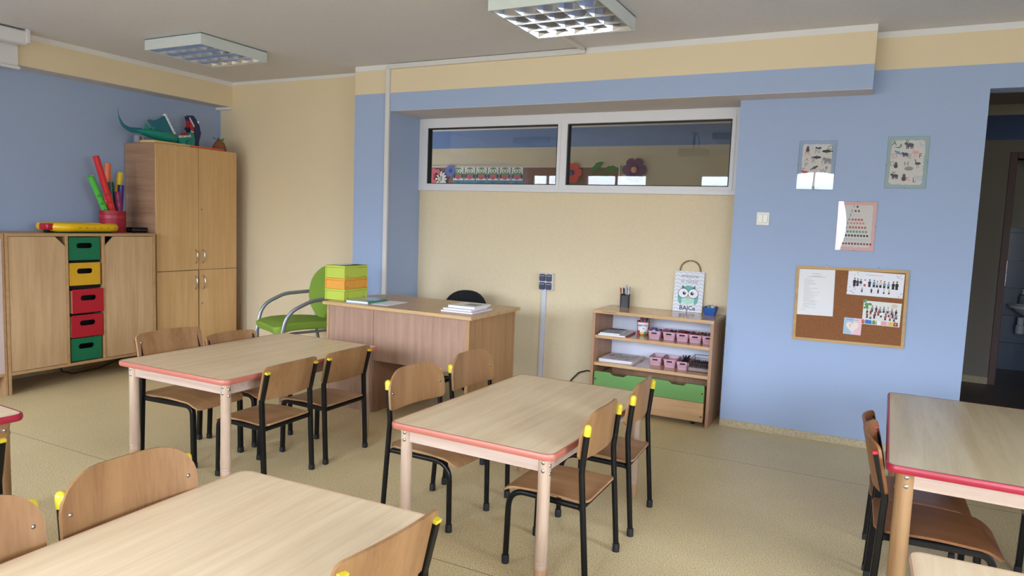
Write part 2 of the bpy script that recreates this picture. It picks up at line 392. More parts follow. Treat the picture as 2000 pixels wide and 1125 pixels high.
# window wall behind the camera
WINS = [(-6.08, -5.42), (-4.95, -3.75), (-2.82, -1.62), (-1.40, -.45), (.75, 1.85), (2.1, 3.1)]
wf = MB(); xs = [XL-.15]
for a, b in WINS: xs += [a, b]
xs.append(XE+.15)
for i in range(0, len(xs), 2): wf.box(xs[i], xs[i+1], YF-.2, YF, WZ0, WZ1)
wf.box(xs[0], xs[-1], YF-.2, YF, 0, WZ0).box(xs[0], xs[-1], YF-.2, YF, WZ1, ZC)
struct('wall_front', wf, m_creamtop)
for k, (a, b) in enumerate(WINS):
    f = MB().prism([(a, WZ0), (b, WZ0), (b, WZ1), (a, WZ1)], YF-.13, YF-.07, 'XZ', 0, [[(a+.035, WZ0+.035), (b-.035, WZ0+.035), (b-.035, WZ1-.035), (a+.035, WZ1-.035)]])
    c = (a+b)/2
    f.box(c-.02, c+.02, YF-.125, YF-.075, WZ0+.035, WZ1-.035)
    w = struct('window_%d' % (k+2), f, m_pvc, .004)
    obj('pane', MB().box(a+.035, b-.035, YF-.102, YF-.098, WZ0+.035, WZ1-.035), m_pane, w)

# transom window in the niche
wz0, wz1 = 1.672, 2.3185
f = MB()
f.prism([(X3, wz0), (X4, wz0), (X4, wz1), (X3, wz1)], YN-.03, YN+.05, 'XZ', 0, [[(-3.69, 1.735), (-2.40, 1.735), (-2.40, 2.232), (-3.69, 2.232)], [(-2.312, 1.735), (-1.0, 1.735), (-1.0, 2.232), (-2.312, 2.232)]])
w1 = struct('window_1', f, m_pvc, .005)
obj('window_bead', MB().prism([(-3.72, 1.705), (-2.37, 1.705), (-2.37, 2.262), (-3.72, 2.262)], YN-.036, YN-.03, 'XZ', 0, [[(-3.692, 1.733), (-2.398, 1.733), (-2.398, 2.234), (-3.692, 2.234)]])
    .prism([(-2.342, 1.705), (-.97, 1.705), (-.97, 2.262), (-2.342, 2.262)], YN-.036, YN-.03, 'XZ', 0, [[(-2.314, 1.733), (-.998, 1.733), (-.998, 2.234), (-2.314, 2.234)]]), m_pvc, w1)
for a, b in ((-3.69, -2.40), (-2.312, -1.0)):
    obj('gasket', MB().prism([(a, 1.735), (b, 1.735), (b, 2.232), (a, 2.232)], YN-.027, YN+.03, 'XZ', 0, [[(a+.008, 1.741), (b-.008, 1.741), (b-.008, 2.224), (a+.008, 2.224)]]), m_gask, w1)
    obj('pane', MB().box(a, b, YN-.002, YN+.002, 1.735, 2.232), m_pane, w1)

# cable duct on the column, along the beam and across the ceiling
d = MB().box(-3.815, -3.775, YP-.022, YP, .05, 2.69)
struct('trim_4', d, m_duct, .003)
struct('trim_5', MB().box(-3.80, -2.0, YP-.028, YP, 2.668, 2.708), m_duct, .003)
struct('trim_6', MB().box(-2.03, -2.0, 4.30, YP-.0, ZC-.022, ZC), m_duct, .003)

# ------------------------------------------------------------------ tables
def table(name, label, loc, rotz, w, l, z, top_m, edge_m, leg_m, leg_d, ring=.1, r_leg=.0255, group='children tables', rc=.035, inset=.06, foot_m=None, apron_m=None):
    t = thing(name, label, 'table', loc, rotz, group)
    th = .026
    o = rrect(w-.006, l-.006, rc, 6)
    obj('tabletop', MB().prism(o, z-th, z-.0005, 'XY'), top_m, t, .003)
    pth = [(x, y, z-th/2) for x, y in rrect(w-.008, l-.008, rc, 6)]
    h = th/2
    prof = [(-.003, -h), (.004, -h), (.007, -h*.5), (.008, 0), (.007, h*.5), (.004, h), (-.003, h)]
    e = MB(); n = len(pth)
    rings = []
    for i in range(n):
        tx = Vector(pth[(i+1) % n])-Vector(pth[i-1]); nn = Vector((tx.y, -tx.x, 0)).normalized()
        rings.append([e.bm.verts.new(Vector(pth[i])+nn*a+Vector((0, 0, b))) for a, b in prof])
    for i in range(n):
        a, b = rings[i], rings[(i+1) % n]
        for k in range(len(prof)-1): e._f((a[k], b[k], b[k+1], a[k+1]))
    obj('edge_band', e, edge_m, t)
    ix, iy = w/2-inset, l/2-inset
    for sx in (-1, 1):
        for sy in (-1, 1):
            R = r_leg
            pr = [(R*.92, 0), (R*1.0, .004), (R*1.02, ring-.03)]
            lg = obj('leg', MB().lathe([(R*.94, ring-.032), (R*1.04, ring-.03), (R*1.05, ring-.012), (R*1.0, ring-.010), (R*1.06, ring-.008), (R*1.06, ring), (R*1.01, ring+.002), (R*1.07, ring+.004), (R*1.07, ring+.010), (R*1.08, ring+.03), (R*1.0, ring+.12), (R*.97, z-th-.12), (R*1.0, z-th)], (sx*ix, sy*iy, 0), 24), leg_m, t)
            obj('leg_extension', MB().lathe(pr, (sx*ix, sy*iy, 0), 24), leg_d, lg)
            for zz in (z-th-.02, z-th-.052): obj('bolt', MB().ball((sx*ix+.004, sy*(iy+R*.9), zz), .0085, 0, (1, .6, 1), 10, 6), m_bolt, lg)
            for zz in (z-th-.034, z-th-.066): obj('bolt', MB().ball((sx*(ix+R*.9), sy*iy, zz), .0085, 0, (.6, 1, 1), 10, 6), m_bolt, lg)
    ap = apron_m or w_apron
    for sy in (-1, 1): obj('apron', MB().box(-ix+r_leg*.8, ix-r_leg*.8, sy*iy-.010, sy*iy+.010, z-th-.062, z-th), ap, t, .002)
    for sx in (-1, 1): obj('apron', MB().box(sx*ix-.010, sx*ix+.010, -iy+r_leg*.8, iy-r_leg*.8, z-th-.062, z-th), ap, t, .002)
    return t
table('classroom_table', 'salmon edged children table between the low cabinet and the teacher desk', (-3.168, 2.962, 0), .003, .825, 1.21, .595, w_table, m_pink_edge, w_leg, w_legd, .13)
table('classroom_table', 'salmon edged children table in the middle of the room, before the low shelf unit', (-1.385, 2.98, 0), -.028, .774, 1.20, .547, w_table, m_pink_edge, w_leg, w_legd, .1, inset=.055)
table('classroom_table', 'pale edged children table filling the bottom edge of the photo', (-1.438, 1.063, 0), .032, .765, 1.21, .55, w_table, m_pale_edge, w_leg, w_legd, .1)
table('classroom_table', 'greyish children table with bright red edge, close to the doorway', (.503, 3.355, 0), -.018, .79, 1.285, .63, w_table2, m_red_edge, w_legv, w_legv, .1, .03, rc=.03)
table('classroom_table', 'pale table corner in front of the red edged table by the doorway', (.56, 1.60, 0), .02, .79, 1.21, .55, w_table, m_pale_edge, w_leg, w_legd, .1, rc=.03)
table('classroom_table', 'red edged table corner at the left border, in front of the low cabinet', (-3.225, .885, 0), -.05, .79, 1.24, .63, w_table, m_red_edge, w_legv, w_legv, .1, .028)

# ------------------------------------------------------------------ chairs
def make_chair(kind, label, loc, rotz, cap_m, seat_m, back_m, k=1., caps=True, bow=.022):
    t = thing('classroom_chair', label, 'chair', loc, rotz, 'children chairs round the tables')
    rnd = kind == 'round'
    if rnd:
        rw, rf, rb, bz, rcp, cz, fw, ff = .190, .192, .150, .465, .173, .640, .152, .177
        prof = .0124
    else:
        rw, rf, rb, bz, rcp, cz, fw, ff = .178, .176, .160, .459, .194, .614, .147, .181
        a, b = .0118*k, .0115*k
        prof = [(a-.003, -b), (a, -b+.003), (a, b-.003), (a-.003, b), (-a+.003, b), (-a, b-.003), (-a, -b+.003), (-a+.003, -b)]
    if rnd: prof = prof*k
    S = lambda *p: tuple(v*k for v in p)
    zr = .321 if rnd else .316
    for s in (-1, 1):
        path = fillet([S(s*rw, -rf, .012), S(s*rw, -.156, bz), S(s*rw, -rcp, cz)], (.14 if rnd else .05)*k, 6)
        lg = obj('leg', MB().sweep(path, prof, 0, (1, 0, 0)), m_black, t)
        r0 = .0155*k if rnd else .0125*k
        if rnd: obj('foot_cap', MB().lathe([(r0, 0), (r0, .03*k), (r0*.9, .036*k)], S(s*rw, -rf+.0005, 0), 16), m_rubber, lg)
        else: obj('foot_cap', MB().box(s*rw*k-.0125*k, s*rw*k+.0125*k, -rf*k-.0125*k, -rf*k+.0125*k, 0, .03*k), m_rubber, lg, .002)
        # front leg bent back under the seat to the rear upright
        p2 = fillet([S(s*fw, ff, .012), S(s*fw, ff-.006, zr), S(s*(rw-.012), -.150, zr)], (.085 if rnd else .05)*k, 8)
        l2 = obj('leg', MB().sweep(p2, prof, 0, (1, 0, 0)), m_black, t)
        if rnd: obj('foot_cap', MB().lathe([(r0, 0), (r0, .03*k), (r0*.9, .036*k)], S(s*fw, ff, 0), 16), m_rubber, l2)
        else: obj('foot_cap', MB().box(s*fw*k-.0125*k, s*fw*k+.0125*k, ff*k-.0125*k, ff*k+.0125*k, 0, .03*k), m_rubber, l2, .002)
        if caps:
            d = Vector((0, -(rcp-.156), cz-bz)).normalized(); top = Vector(S(s*rw, -rcp, cz))
            if rnd:
                c = MB().lathe([(.0145*k, -.028*k), (.0148*k, -.002*k), (.0137*k, .008*k), (.010*k, .014*k), (.004*k, .0175*k)], (0, 0, 0), 16)
            else:
                c = MB().box(-.0122*k, .0122*k, -.0120*k, .0120*k, -.008*k, .003*k)
            c.xform(Matrix.Translation(top) @ Vector((0, 0, 1)).rotation_difference(d).to_matrix().to_4x4())
            obj('end_cap', c, cap_m, t, 0 if rnd else .0012)
    obj('crossbar', MB().sweep([S(-rw, -.158, zr-.004), S(rw, -.158, zr-.004)], .009*k if rnd else [(x*.8, y) for x, y in prof], 0, (0, 0, 1)), m_black, t)
    obj('crossbar', MB().sweep([S(-fw, .12, zr-.004), S(fw, .12, zr-.004)], .008*k), m_black, t)
    # seat: shallow dished plywood with rolled front edge
    yb, yf, sw, r = -.180, .208, .168 if rnd else .166, .035
    rows = []
    V = 22
    ys = [yb+(yf-yb)*(.5-.5*math.cos(PI*i/V)) for i in range(V+1)]
    for y in ys:
        d = min(y-yb, yf-y); ww = sw*(1-.06*(y-yb)/(yf-yb)) - (r-math.sqrt(max(0, r*r-(r-min(d, r))**2)))
        zc = zr+.0165+.004*math.cos((y-.0)/.2*PI) - (.55*(max(0, y-.15))**1.0*.35 + 6.*max(0, y-.15)**2)
        if y < -.12: zc += .6*(y+.12)**2*4
        rows.append([S(ww*u, y, zc) for u in [-1+2*j/8 for j in range(9)]])
    obj('seat', MB().sheet(rows, .009*k), seat_m, t, 0, 50)
    # backrest: curved plywood
    W = .206 if rnd else .196
    rows = []
    U = 24
    for i in range(U+1):
        u = -math.cos(PI*i/U); x = W*u
        if rnd:
            q = min(1, (1-abs(u))/.62); zt = .592+.108*math.sqrt(max(0, 1-(1-q)**2))
            q2 = min(1, (1-abs(u))/.14); zb = .512+.022*(1-math.sqrt(max(0, 1-(1-q2)**2)))
            zt += .0*u
        else:
            q = min(1, (1-abs(u))/.13); zt = .620+.020*math.sqrt(max(0, 1-(1-q)**2))+.008*(1-u*u)
            q2 = min(1, (1-abs(u))/.10); zb = .468+.018*(1-math.sqrt(max(0, 1-(1-q2)**2)))-.006*(1-u*u)
        col = []
        for j in range(7):
            z = zb+(zt-zb)*j/6
            y0 = -(rb+.004)+(-(rcp-.156)/(cz-bz))*(z-bz)*.9
            y = y0+.0165+ (-.030 if rnd else -bow)*(1-u*u)
            col.append(S(x, y, z))
        rows.append(col)
    bk = obj('backrest', MB().sheet(rows, .010*k), back_m, t, 0, 50)
    for s in (-1, 1):
        z = .592 if rnd else .60
        y0 = -(rb+.004)+(-(rcp-.156)/(cz-bz))*(z-bz)*.9+.0165-(.030 if rnd else bow)*(1-(rw/W*.94)**2)
        obj('screw', MB().ball(S(s*rw*.94, y0+.0055, z), .0065*k, 0, (1, .45, 1), 10, 6), m_bolt, bk)
    return t
h = PI/2
cr = make_chair('round', 'round tube chair with yellow domed caps, near one right of the middle table', (-1.094, 2.670, 0), 1.579, m_yellow, w_seat, w_chair)
dup(cr, (-1.098, 3.222, 0), 1.62, 'round tube chair with yellow domed caps, closest to the green drawer front')
dup(cr, (-1.788, 2.803, 0), -1.66, 'round tube chair with yellow domed caps, near one left of the middle table')
dup(cr, (-1.757, 3.297, 0), -1.618, 'round tube chair with yellow domed caps, directly before the desk side')
dup(cr, (-1.702, 1.262, 0), -1.60, 'round tube chair behind the bottom table, broad backrest and yellow cap on its left')
dup(cr, (-1.696, .838, 0), -1.46, 'round tube chair cut by the left border, scuffed backrest with two screws showing')
cq = make_chair('rect', 'flat tube chair with yellow caps, near one beside the desk-side table', (-2.864, 2.716, 0), 1.607, m_yellow, w_seat, w_chair)
dup(cq, (-2.866, 3.179, 0), 1.587, 'flat tube chair with yellow end caps, directly in front of the desk pedestal')
dup(cq, (-1.195, 1.375, 0), 1.521, 'flat tube chair with yellow caps at the bottom edge, seen from behind')
dup(cq, (-2.80, 1.13, 0), 1.5, 'flat tube chair at the left border, only one yellow capped post in view')
make_chair('rect', 'larger flat tube chair without caps, between the low cabinet and its table', (-3.435, 2.725, 0), -1.56, m_black, w_seat, w_chair, 1.10, False)
make_chair('rect', 'flat tube chair without caps, only its backrest top showing before the tall cabinet', (-3.425, 3.147, 0), -1.573, m_black, w_seat, w_chair, 1., False, .035)
cd = make_chair('rect', 'brown chair with red caps, near one at the red edged doorway table', (.262, 3.007, 0), -1.552, m_capred, w_seat_d, w_chair_d, 1.045, True, .042)
make_chair('rect', 'smaller brown chair at the red edged table, the far one next to the blue wall', (.235, 3.43, 0), -1.56, m_black, w_seat_d, w_chair_d, .96, False, .042)
dup(cd, (.84, 3.43, 0), 1.56, 'brown chair on the doorway side of the red edged table, only a leg in view')

# ------------------------------------------------------------------ low cabinet with colour drawers
LX, LY0, LY1, LZ = -5.587, 2.849, 4.050, 1.195
t = thing('low_cabinet', 'low beech cabinet with two doors and a column of five coloured drawers', 'cabinet', (LX, LY0, 0), 0)
W = LY1-LY0
D = -.50
body = MB()
body.box(D, 0, 0, .022, 0, LZ-.022).box(D, 0, W-.022, W, 0, LZ-.022).box(D, 0, 0, W, LZ-.022, LZ)
body.box(D, 0, .022, W-.022, .145, .167).box(D, -.001, .432, .452, .167, LZ-.022).box(D, -.001, .728, .748, .167, LZ-.022).box(D, D+.01, .022, W-.022, .145, LZ-.022)
obj('body', body, w_edge, t, .0012)
obj('door', MB().prism([(.025, .17), (.430, .17), (.430, 1.095), (.356, 1.170), (.025, 1.170)], -.020, -.003, 'YZ'), w_low, t, .0012)
obj('door', MB().prism([(.750, .17), (W-.025, .17), (W-.025, 1.170), (.824, 1.170), (.750, 1.095)], -.020, -.003, 'YZ'), w_low, t, .0012)
m_dg = noisy('drawer_green', (22, 116, 78), (18, 108, 72), 80, .5, .05); m_dy = noisy('drawer_yellow', (214, 164, 36), (206, 156, 30), 80, .5, .05); m_dr = noisy('drawer_red', (176, 26, 42), (168, 22, 38), 80, .5, .05)
for (z0, z1, m, dx, dy) in ((.984, 1.165, m_dg, -.012, 0), (.783, .962, m_dy, -.006, -.004), (.562, .752, m_dr, .012, .010), (.367, .545, m_dr, .004, .005), (.175, .358, m_dg, -.010, 0)):
    y0, y1 = .464+dy, .712+dy; cy, cz_ = (y0+y1)/2+.0, z0+(z1-z0)*.63
    dr = MB().prism([(y0, z0), (y1, z0), (y1, z1), (y0, z1)], dx-.012, dx, 'YZ', 0, [rrect(.128, .042, .0205, 6, cy, cz_)])
    o = obj('drawer', dr, m, t)
    for ya in (y0, y1-.008): obj('drawer_side', MB().box(-.42+dx, dx-.012, ya, ya+.008, z0, z1-.01), w_low, o)
    obj('drawer_shade_lining', MB().box(-.42+dx, dx-.013, y0+.008, y1-.008, z0, z0+.006).box(-.12+dx, -.11+dx, y0+.009, y1-.009, z0+.006, z1-.012).box(-.11+dx, dx-.013, y0+.0085, y0+.0095, z0+.006, z1-.012).box(-.11+dx, dx-.013, y1-.0095, y1-.0085, z0+.006, z1-.012), m_dark, o)  # inner faces coloured dark for the shade inside the drawer
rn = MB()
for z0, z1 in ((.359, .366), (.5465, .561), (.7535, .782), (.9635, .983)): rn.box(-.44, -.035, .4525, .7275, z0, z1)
obj('drawer_gap_shade', rn, m_dark, t)  # dark boards added for the shade in the gaps between drawers
# neighbour unit cut by the left border
t = thing('low_cabinet', 'pale cabinet cut by the left border next to the low beech cabinet', 'cabinet', (LX, LY0-.905, 0), 0)
obj('body', MB().box(D, 0, 0, .02, 0, LZ).box(D, 0, .88, .9, 0, LZ).box(D, 0, .02, .88, LZ-.02, LZ).box(D, 0, .02, .88, .145, .167).box(D, -.01+D+.02, .02, .88, .167, LZ-.02), w_edge, t, .0012)
obj('door', MB().box(-.018, .004, .022, .882, .168, LZ-.04), mat('pale_pink_front', (206, 184, 178), .5), t, .0015)
# tall cabinet
TX, TY0, TY1, TZ = -5.674, 4.124, 5.011, 1.991
t = thing('tall_cabinet', 'tall beech cabinet with two upper and two lower doors, toys on its top', 'cabinet', (TX, TY0, 0), 0)
W = TY1-TY0; D = -.425
obj('body', MB().box(D, -.019, 0, .019, 0, TZ).box(D, -.019, W-.019, W, 0, TZ).box(D, -.019, .019, W-.019, TZ-.019, TZ).box(D, -.019, .019, W-.019, .84, .856).box(D, -.04, .019, W-.019, .05, .068).box(D, D+.01, .019, W-.019, .05, TZ-.01).box(-.06, -.045, .019, W-.019, 0, .05), w_cab_h, t, .001)
for (y0, y1, z0, z1, hs, hz, lk) in ((.003, W/2-.003, .853, TZ-.003, 1, (.912, 1.042), None), (W/2+.002, W-.003, .853, TZ-.003, -1, (.912, 1.042), 1.42), (.003, W/2-.008, .065, .845, 1, (.665, .795), None), (W/2+.008, W-.003, .065, .848, -1, (.665, .795), .53)):
    dd = obj('door', MB().box(-.018, 0, y0, y1, z0, z1), w_cab, t, .0012)
    hy = y1-.035 if hs > 0 else y0+.040
    obj('handle', MB().sweep(fillet([(0, hy, hz[0]), (.026, hy, hz[0]+.022), (.030, hy, (hz[0]+hz[1])/2), (.026, hy, hz[1]-.022), (0, hy, hz[1])], .03, 5), .0055), m_chrome, dd)
    if lk: obj('lock', MB().lathe([(.009, 0), (.009, .003), (.006, .004)], (0, y0+.028, lk), 14, 0, 'X'), m_bolt, dd)
tag(obj('power_cable', MB().sweep(fillet([(-5.92, 3.40, .15), (-5.92, 3.42, .04), (-5.90, 3.50, .008), (-5.86, 3.72, .03), (-5.88, 4.0, .10)], .03, 5), .005), m_rubber), 'black cable sagging under the low beech cabinet', 'cable')

# things on the low cabinet
m_ty = mat('toy_yellow', (232, 184, 20), .25); m_tr = mat('toy_red', (178, 24, 40), .3); m_tg = mat('toy_green', (24, 84, 60), .4)
t = thing('toy_tray', 'long yellow rimmed toy with red clasp lying on the low cabinet', 'toy', (-5.82, 3.525, LZ), .04)
ring = [(x, y, .045) for x, y in rrect(.34, .535, .13, 8)]
obj('rim', MB().sweep(ring, [(.032*math.cos(a*PI/6), .024*math.sin(a*PI/6)) for a in range(12)], 0, (0, 0, 1), True), m_ty, t)
obj('base', MB().prism(rrect(.31, .50, .12, 8), .004, .028, 'XY'), m_tg, t, .004)
obj('panel', MB().prism(rrect(.29, .48, .11, 8), .04, .052, 'XY'), m_ty, t, .002)
obj('clasp', MB().box(.0, .105, -.318, -.235, .022, .074), m_tr, t, .012, seg=3)
pf = MB()
for i in range(7): pf.box(.2035, .2045, -.13+i*.06, -.115+i*.06, .042, .046)
for i in range(9): pf.box(.10+.01*(i % 3), .12+.01*(i % 2), -.16+i*.045, -.14+i*.045+.01*(i % 2), .0522, .054)
obj('print', pf, ink['black'], t, 0, 0)
obj('foot', MB().box(.03, .07, -.30, -.26, 0, .024), m_black, t, .003)
t = thing('tube_bucket', 'red round bucket holding colourful music tubes on the low cabinet', 'bucket', (-5.90, 3.872, LZ), 0)
obj('body', MB().lathe([(.097, 0), (.101, .02), (.103, .185), (.098, .185), (.096, .01), (0, .01)], (0, 0, 0), 28, cap=False).lathe([(.097, 0), (0.001, 0)], (0, 0, 0), 28, cap=False), mat('bucket_red', (158, 22, 46), .5), t)
obj('strap', MB().lathe([(.102, .115), (.1045, .118), (.1045, .148), (.1025, .15)], (0, 0, 0), 28, cap=False), mat('bucket_strap_red', (172, 34, 58), .4), t)
def tube(label, rgb, base, top, r=.025, marks=True):
    a, b = Vector(base), Vector(top); q = Vector((0, 0, 1)).rotation_difference(b-a); l = (b-a).length
    t = thing('music_tube', label, 'toy', base, 0, 'music tubes in the red bucket', q.to_euler())
    obj('body', MB().lathe([(r-.0025, .004), (r, 0), (r, l), (r-.0025, l), (r-.0025, .004)], (0, 0, 0), 18, cap=False), mat('tube_'+label.split()[0]+label.split()[1], rgb, .3), t)
    if marks:
        mk = MB()
        for i, zz in enumerate((.20, .26, .33)):
            for k in range(10):
                a1, a2 = k*PI/5, (k+1)*PI/5
                P = [(r+.0006, -.6+(.011)*math.cos(a1)/r*1., zz+.011*math.sin(a1)), (r+.0006, -.6+.011*math.cos(a2)/r, zz+.011*math.sin(a2)), (r+.0006, -.6+.007*math.cos(a2)/r, zz+.007*math.sin(a2)), (r+.0006, -.6+.007*math.cos(a1)/r, zz+.007*math.sin(a1))]
                mk._f([mk.bm.verts.new((p[0]*math.cos(p[1]), p[0]*math.sin(p[1]), p[2])) for p in P])
        obj('print', mk, ink['black'], t, 0, 0)
    return t
cx, cy, cz = -5.90, 3.872, LZ+.012
def lean(label, rgb, x, y, sx, sy, hh, marks=True): tube(label, rgb, (cx+x, cy+y, cz), (cx+x+sx*hh, cy+y+sy*hh, cz+hh), marks=marks)
lean('light green music tube leaning left out of the red bucket', (86, 190, 74), .005, .010, .02, -.46, .455)
lean('tall red music tube, the longest in the bucket', (208, 36, 44), .052, .020, .0, -.31, .625)
lean('orange music tube standing upright behind the red one', (238, 116, 60), -.050, -.022, .0, .03, .580, False)
lean('dark green music tube below the orange one', (6, 84, 62), -.018, .034, .0, -.09, .42, False)
lean('yellow music tube leaning to the right in the bucket', (238, 206, 40), -.060, .030, .0, .17, .510, False)
lean('magenta music tube, the shortest at the bucket front', (150, 36, 96), .036, .060, .0, -.12, .34)
lean('violet music tube at the right rim of the bucket', (66, 44, 132), -.022, .070, .0, .06, .40, False)
t = thing('pencil_case', 'flat black case lying beside the red bucket', 'case', (-5.83, 4.085, LZ), -.05)
obj('body', MB().box(-.05, .05, -.105, .032, 0, .046), m_black, t, .006)
obj('zip', MB().box(-.0505, .0505, -.1055, .0325, .022, .025), m_grey, t)

# toys on the tall cabinet
m_teal = mat('teal_plastic', (20, 138, 124), .35); m_sea = mat('sea_blue_plastic', (24, 106, 128), .4); m_tooth = mat('tooth_white', (228, 232, 232), .5); m_mouth = mat('mouth_red', (170, 30, 40), .5); m_navy = mat('navy_plastic', (34, 42, 84), .4)
t = thing('toy_dragon', 'teal toy dragon with a fanned back, long curled tail and open toothy jaw', 'toy', (-5.86, 4.25, TZ+.03), 0)
bd = MB()
rings = []
for y, r, zz in ((-.20, .012, .075), (-.14, .022, .070), (-.05, .040, .062), (.05, .050, .055), (.13, .054, .05), (.20, .045, .045), (.235, .02, .04)):
    rings.append([bd.bm.verts.new((r*1.2*math.cos(2*PI*i/16), y, zz+r*.9*math.sin(2*PI*i/16))) for i in range(16)])
for a, b in zip(rings, rings[1:]):
    for i in range(16): bd._f((a[i], a[(i+1) % 16], b[(i+1) % 16], b[i]))
bd._f(rings[0]); bd._f(rings[-1])
obj('body', bd, m_teal, t)
tp = fillet([(0, -.13, .075), (0, -.23, .070), (0, -.30, .095), (0, -.335, .16), (0, -.345, .245)], .12, 8)
tl = MB(); rg = []
for i, p in enumerate(tp):
    d = (tp[min(i+1, len(tp)-1)]-tp[max(i-1, 0)]).normalized(); w = Vector((1, 0, 0)).cross(d); r = .022*(1-i/(len(tp)-1))**.8+.0015
    rg.append([tl.bm.verts.new(p+Vector((1, 0, 0))*r*.7*math.cos(2*PI*k/10)+w*r*math.sin(2*PI*k/10)) for k in range(10)])
for a, b in zip(rg, rg[1:]):
    for k in range(10): tl._f((a[k], a[(k+1) % 10], b[(k+1) % 10], b[k]))
tl._f(rg[0]); tl._f(rg[-1])
obj('tail', tl, m_sea, t)
fin = [(.02, .09), (-.06, .17), (-.055, .185), (.0, .18), (.05, .205), (.098, .24), (.185, .095), (.19, .07)]
obj('fan', MB().prism(fin, -.012, .012, 'YZ'), m_sea, t, .004)
fr = MB()
for i in range(9):
    u = i/8; fr.ball((0, .098+(.19-.098)*u+.010, .240+(.09-.240)*u+.004), .017, 0, (1, 1, .9), 8, 6)
obj('fan_edge', fr, m_tooth, t)
obj('fin', MB().prism([(-.10, .09), (-.085, .15), (-.04, .10)], -.008, .008, 'YZ'), m_teal, t, .003)
obj('spikes', MB().prism([(-.03, .10)]+[(-.03+.02*i, .105+(.025 if i % 2 else .008)) for i in range(11)]+[(.18, .09)], -.01, .01, 'YZ'), m_teal, t)
# lower jaw reaching forward with teeth and tongue
obj('jaw', MB().prism([(.215, .04), (.225, .055), (.36, .080), (.362, .068), (.30, .030), (.30, -.01), (.24, .0)], -.045, .045, 'YZ'), m_teal, t, .005)
te = MB()
for i in range(6):
    for s in (-1, 1):
        y = .235+i*.022; z = .056+i*.0041; te.lathe([(.009, 0), (.006, .012), (.0008, .024)], (s*.036, y, z), 8)
obj('teeth', te, m_tooth, t)
obj('tongue', MB().ball((0, .315, .092), .034, 0, (.9, 1, .75)), m_mouth, t)
obj('neck', MB().prism([(.31, -.03), (.31, .02), (.335, .06), (.345, .105), (.36, .125), (.39, .115), (.405, .06), (.40, -.03)], -.035, .035, 'YZ'), m_teal, t, .008)
t = thing('toy_dinosaur', 'navy dinosaur head toy rearing up with wide open mouth', 'toy', (-5.90, 4.66, TZ), 0)
hd = MB().prism([(-.01, .055), (.005, .115), (-.02, .165), (-.045, .20), (-.03, .175), (.01, .13), (.0, .20), (-.04, .30), (-.022, .315), (.01, .318), (.04, .29), (.062, .245), (.078, .235), (.085, .20), (.095, .16), (.085, .12), (.07, .07), (.075, .03), (.06, .02), (.03, 0), (0, 0)], -.032, .032, 'YZ')
obj('head', hd, m_navy, t, .006)
obj('mouth', MB().prism([(-.026, .280), (.012, .235), (.006, .168), (-.024, .175), (-.028, .20)], -.033, .034, 'YZ'), m_mouth, t)
te = MB()
for i in range(6): te.lathe([(.007, 0), (.0008, -.02)], (.036, -.034+.009*i, .292-.013*i), 8)
for i in range(3): te.lathe([(.007, 0), (.0008, .016)], (.036, -.02+.012*i, .16-.002*i), 8)
obj('teeth', te, m_tooth, t)
obj('eye', MB().ball((.034, .062, .262), .010, 0, (.5, 1, 1.2), 10, 6), m_tooth, t)
obj('crest', MB().prism([(.06, .25), (.075, .275), (.088, .24), (.10, .20), (.108, .16), (.095, .15), (.08, .20)], -.012, .012, 'YZ'), m_navy, t, .003)
t = thing('paper_fruit', 'brown paper fruit with green leaves at the end of the tall cabinet', 'decoration', (-5.77, 4.885, TZ), 0)
obj('body', MB().lathe([(.066, 0), (.066, .02), (.060, .05), (.044, .085), (.026, .104), (.010, .106)], (0, 0, 0), 8), mat('brown_paper', (128, 76, 44), .7), t, 0, 20)
lf = MB()
for a in (-.9, -.2, .6): lf.prism([(0, .100), (a*.05-.01, .118), (a*.085, .132), (a*.05+.015, .108)], -.006, .006, 'YZ')
obj('leaf', lf, mat('leaf_green', (70, 116, 60), .6), t)
tag(obj('foam_sheet', MB().prism(rrect(.24, .46, .03, 4), 0, .022, 'XY'), mat('cream_foam', (214, 186, 130), .7), None, .006, loc=(-5.82, 4.33, TZ), rot=(0, 0, .08)), 'cream foam sheet under the teal toy dragon', 'foam sheet')
tag(obj('flat_box', MB().box(-.08, .08, -.19, .17, 0, .016), mat('orange_card', (206, 92, 58), .6), None, .002, loc=(-5.76, 4.70, TZ+.0), rot=(0, 0, .03)), 'flat orange red box on the tall cabinet beside the brown paper fruit', 'box')
t = thing('wooden_stand', 'small grey toy stand under the tail of the teal dragon', 'toy', (-5.87, 4.13, TZ), 0)
obj('frame', MB().box(-.03, .03, -.05, -.036, 0, .05).box(-.03, .03, -.01, .004, 0, .05).box(-.03, .03, -.05, .02, .05, .062), mat('grey_plastic', (150, 150, 160), .5), t, .002)

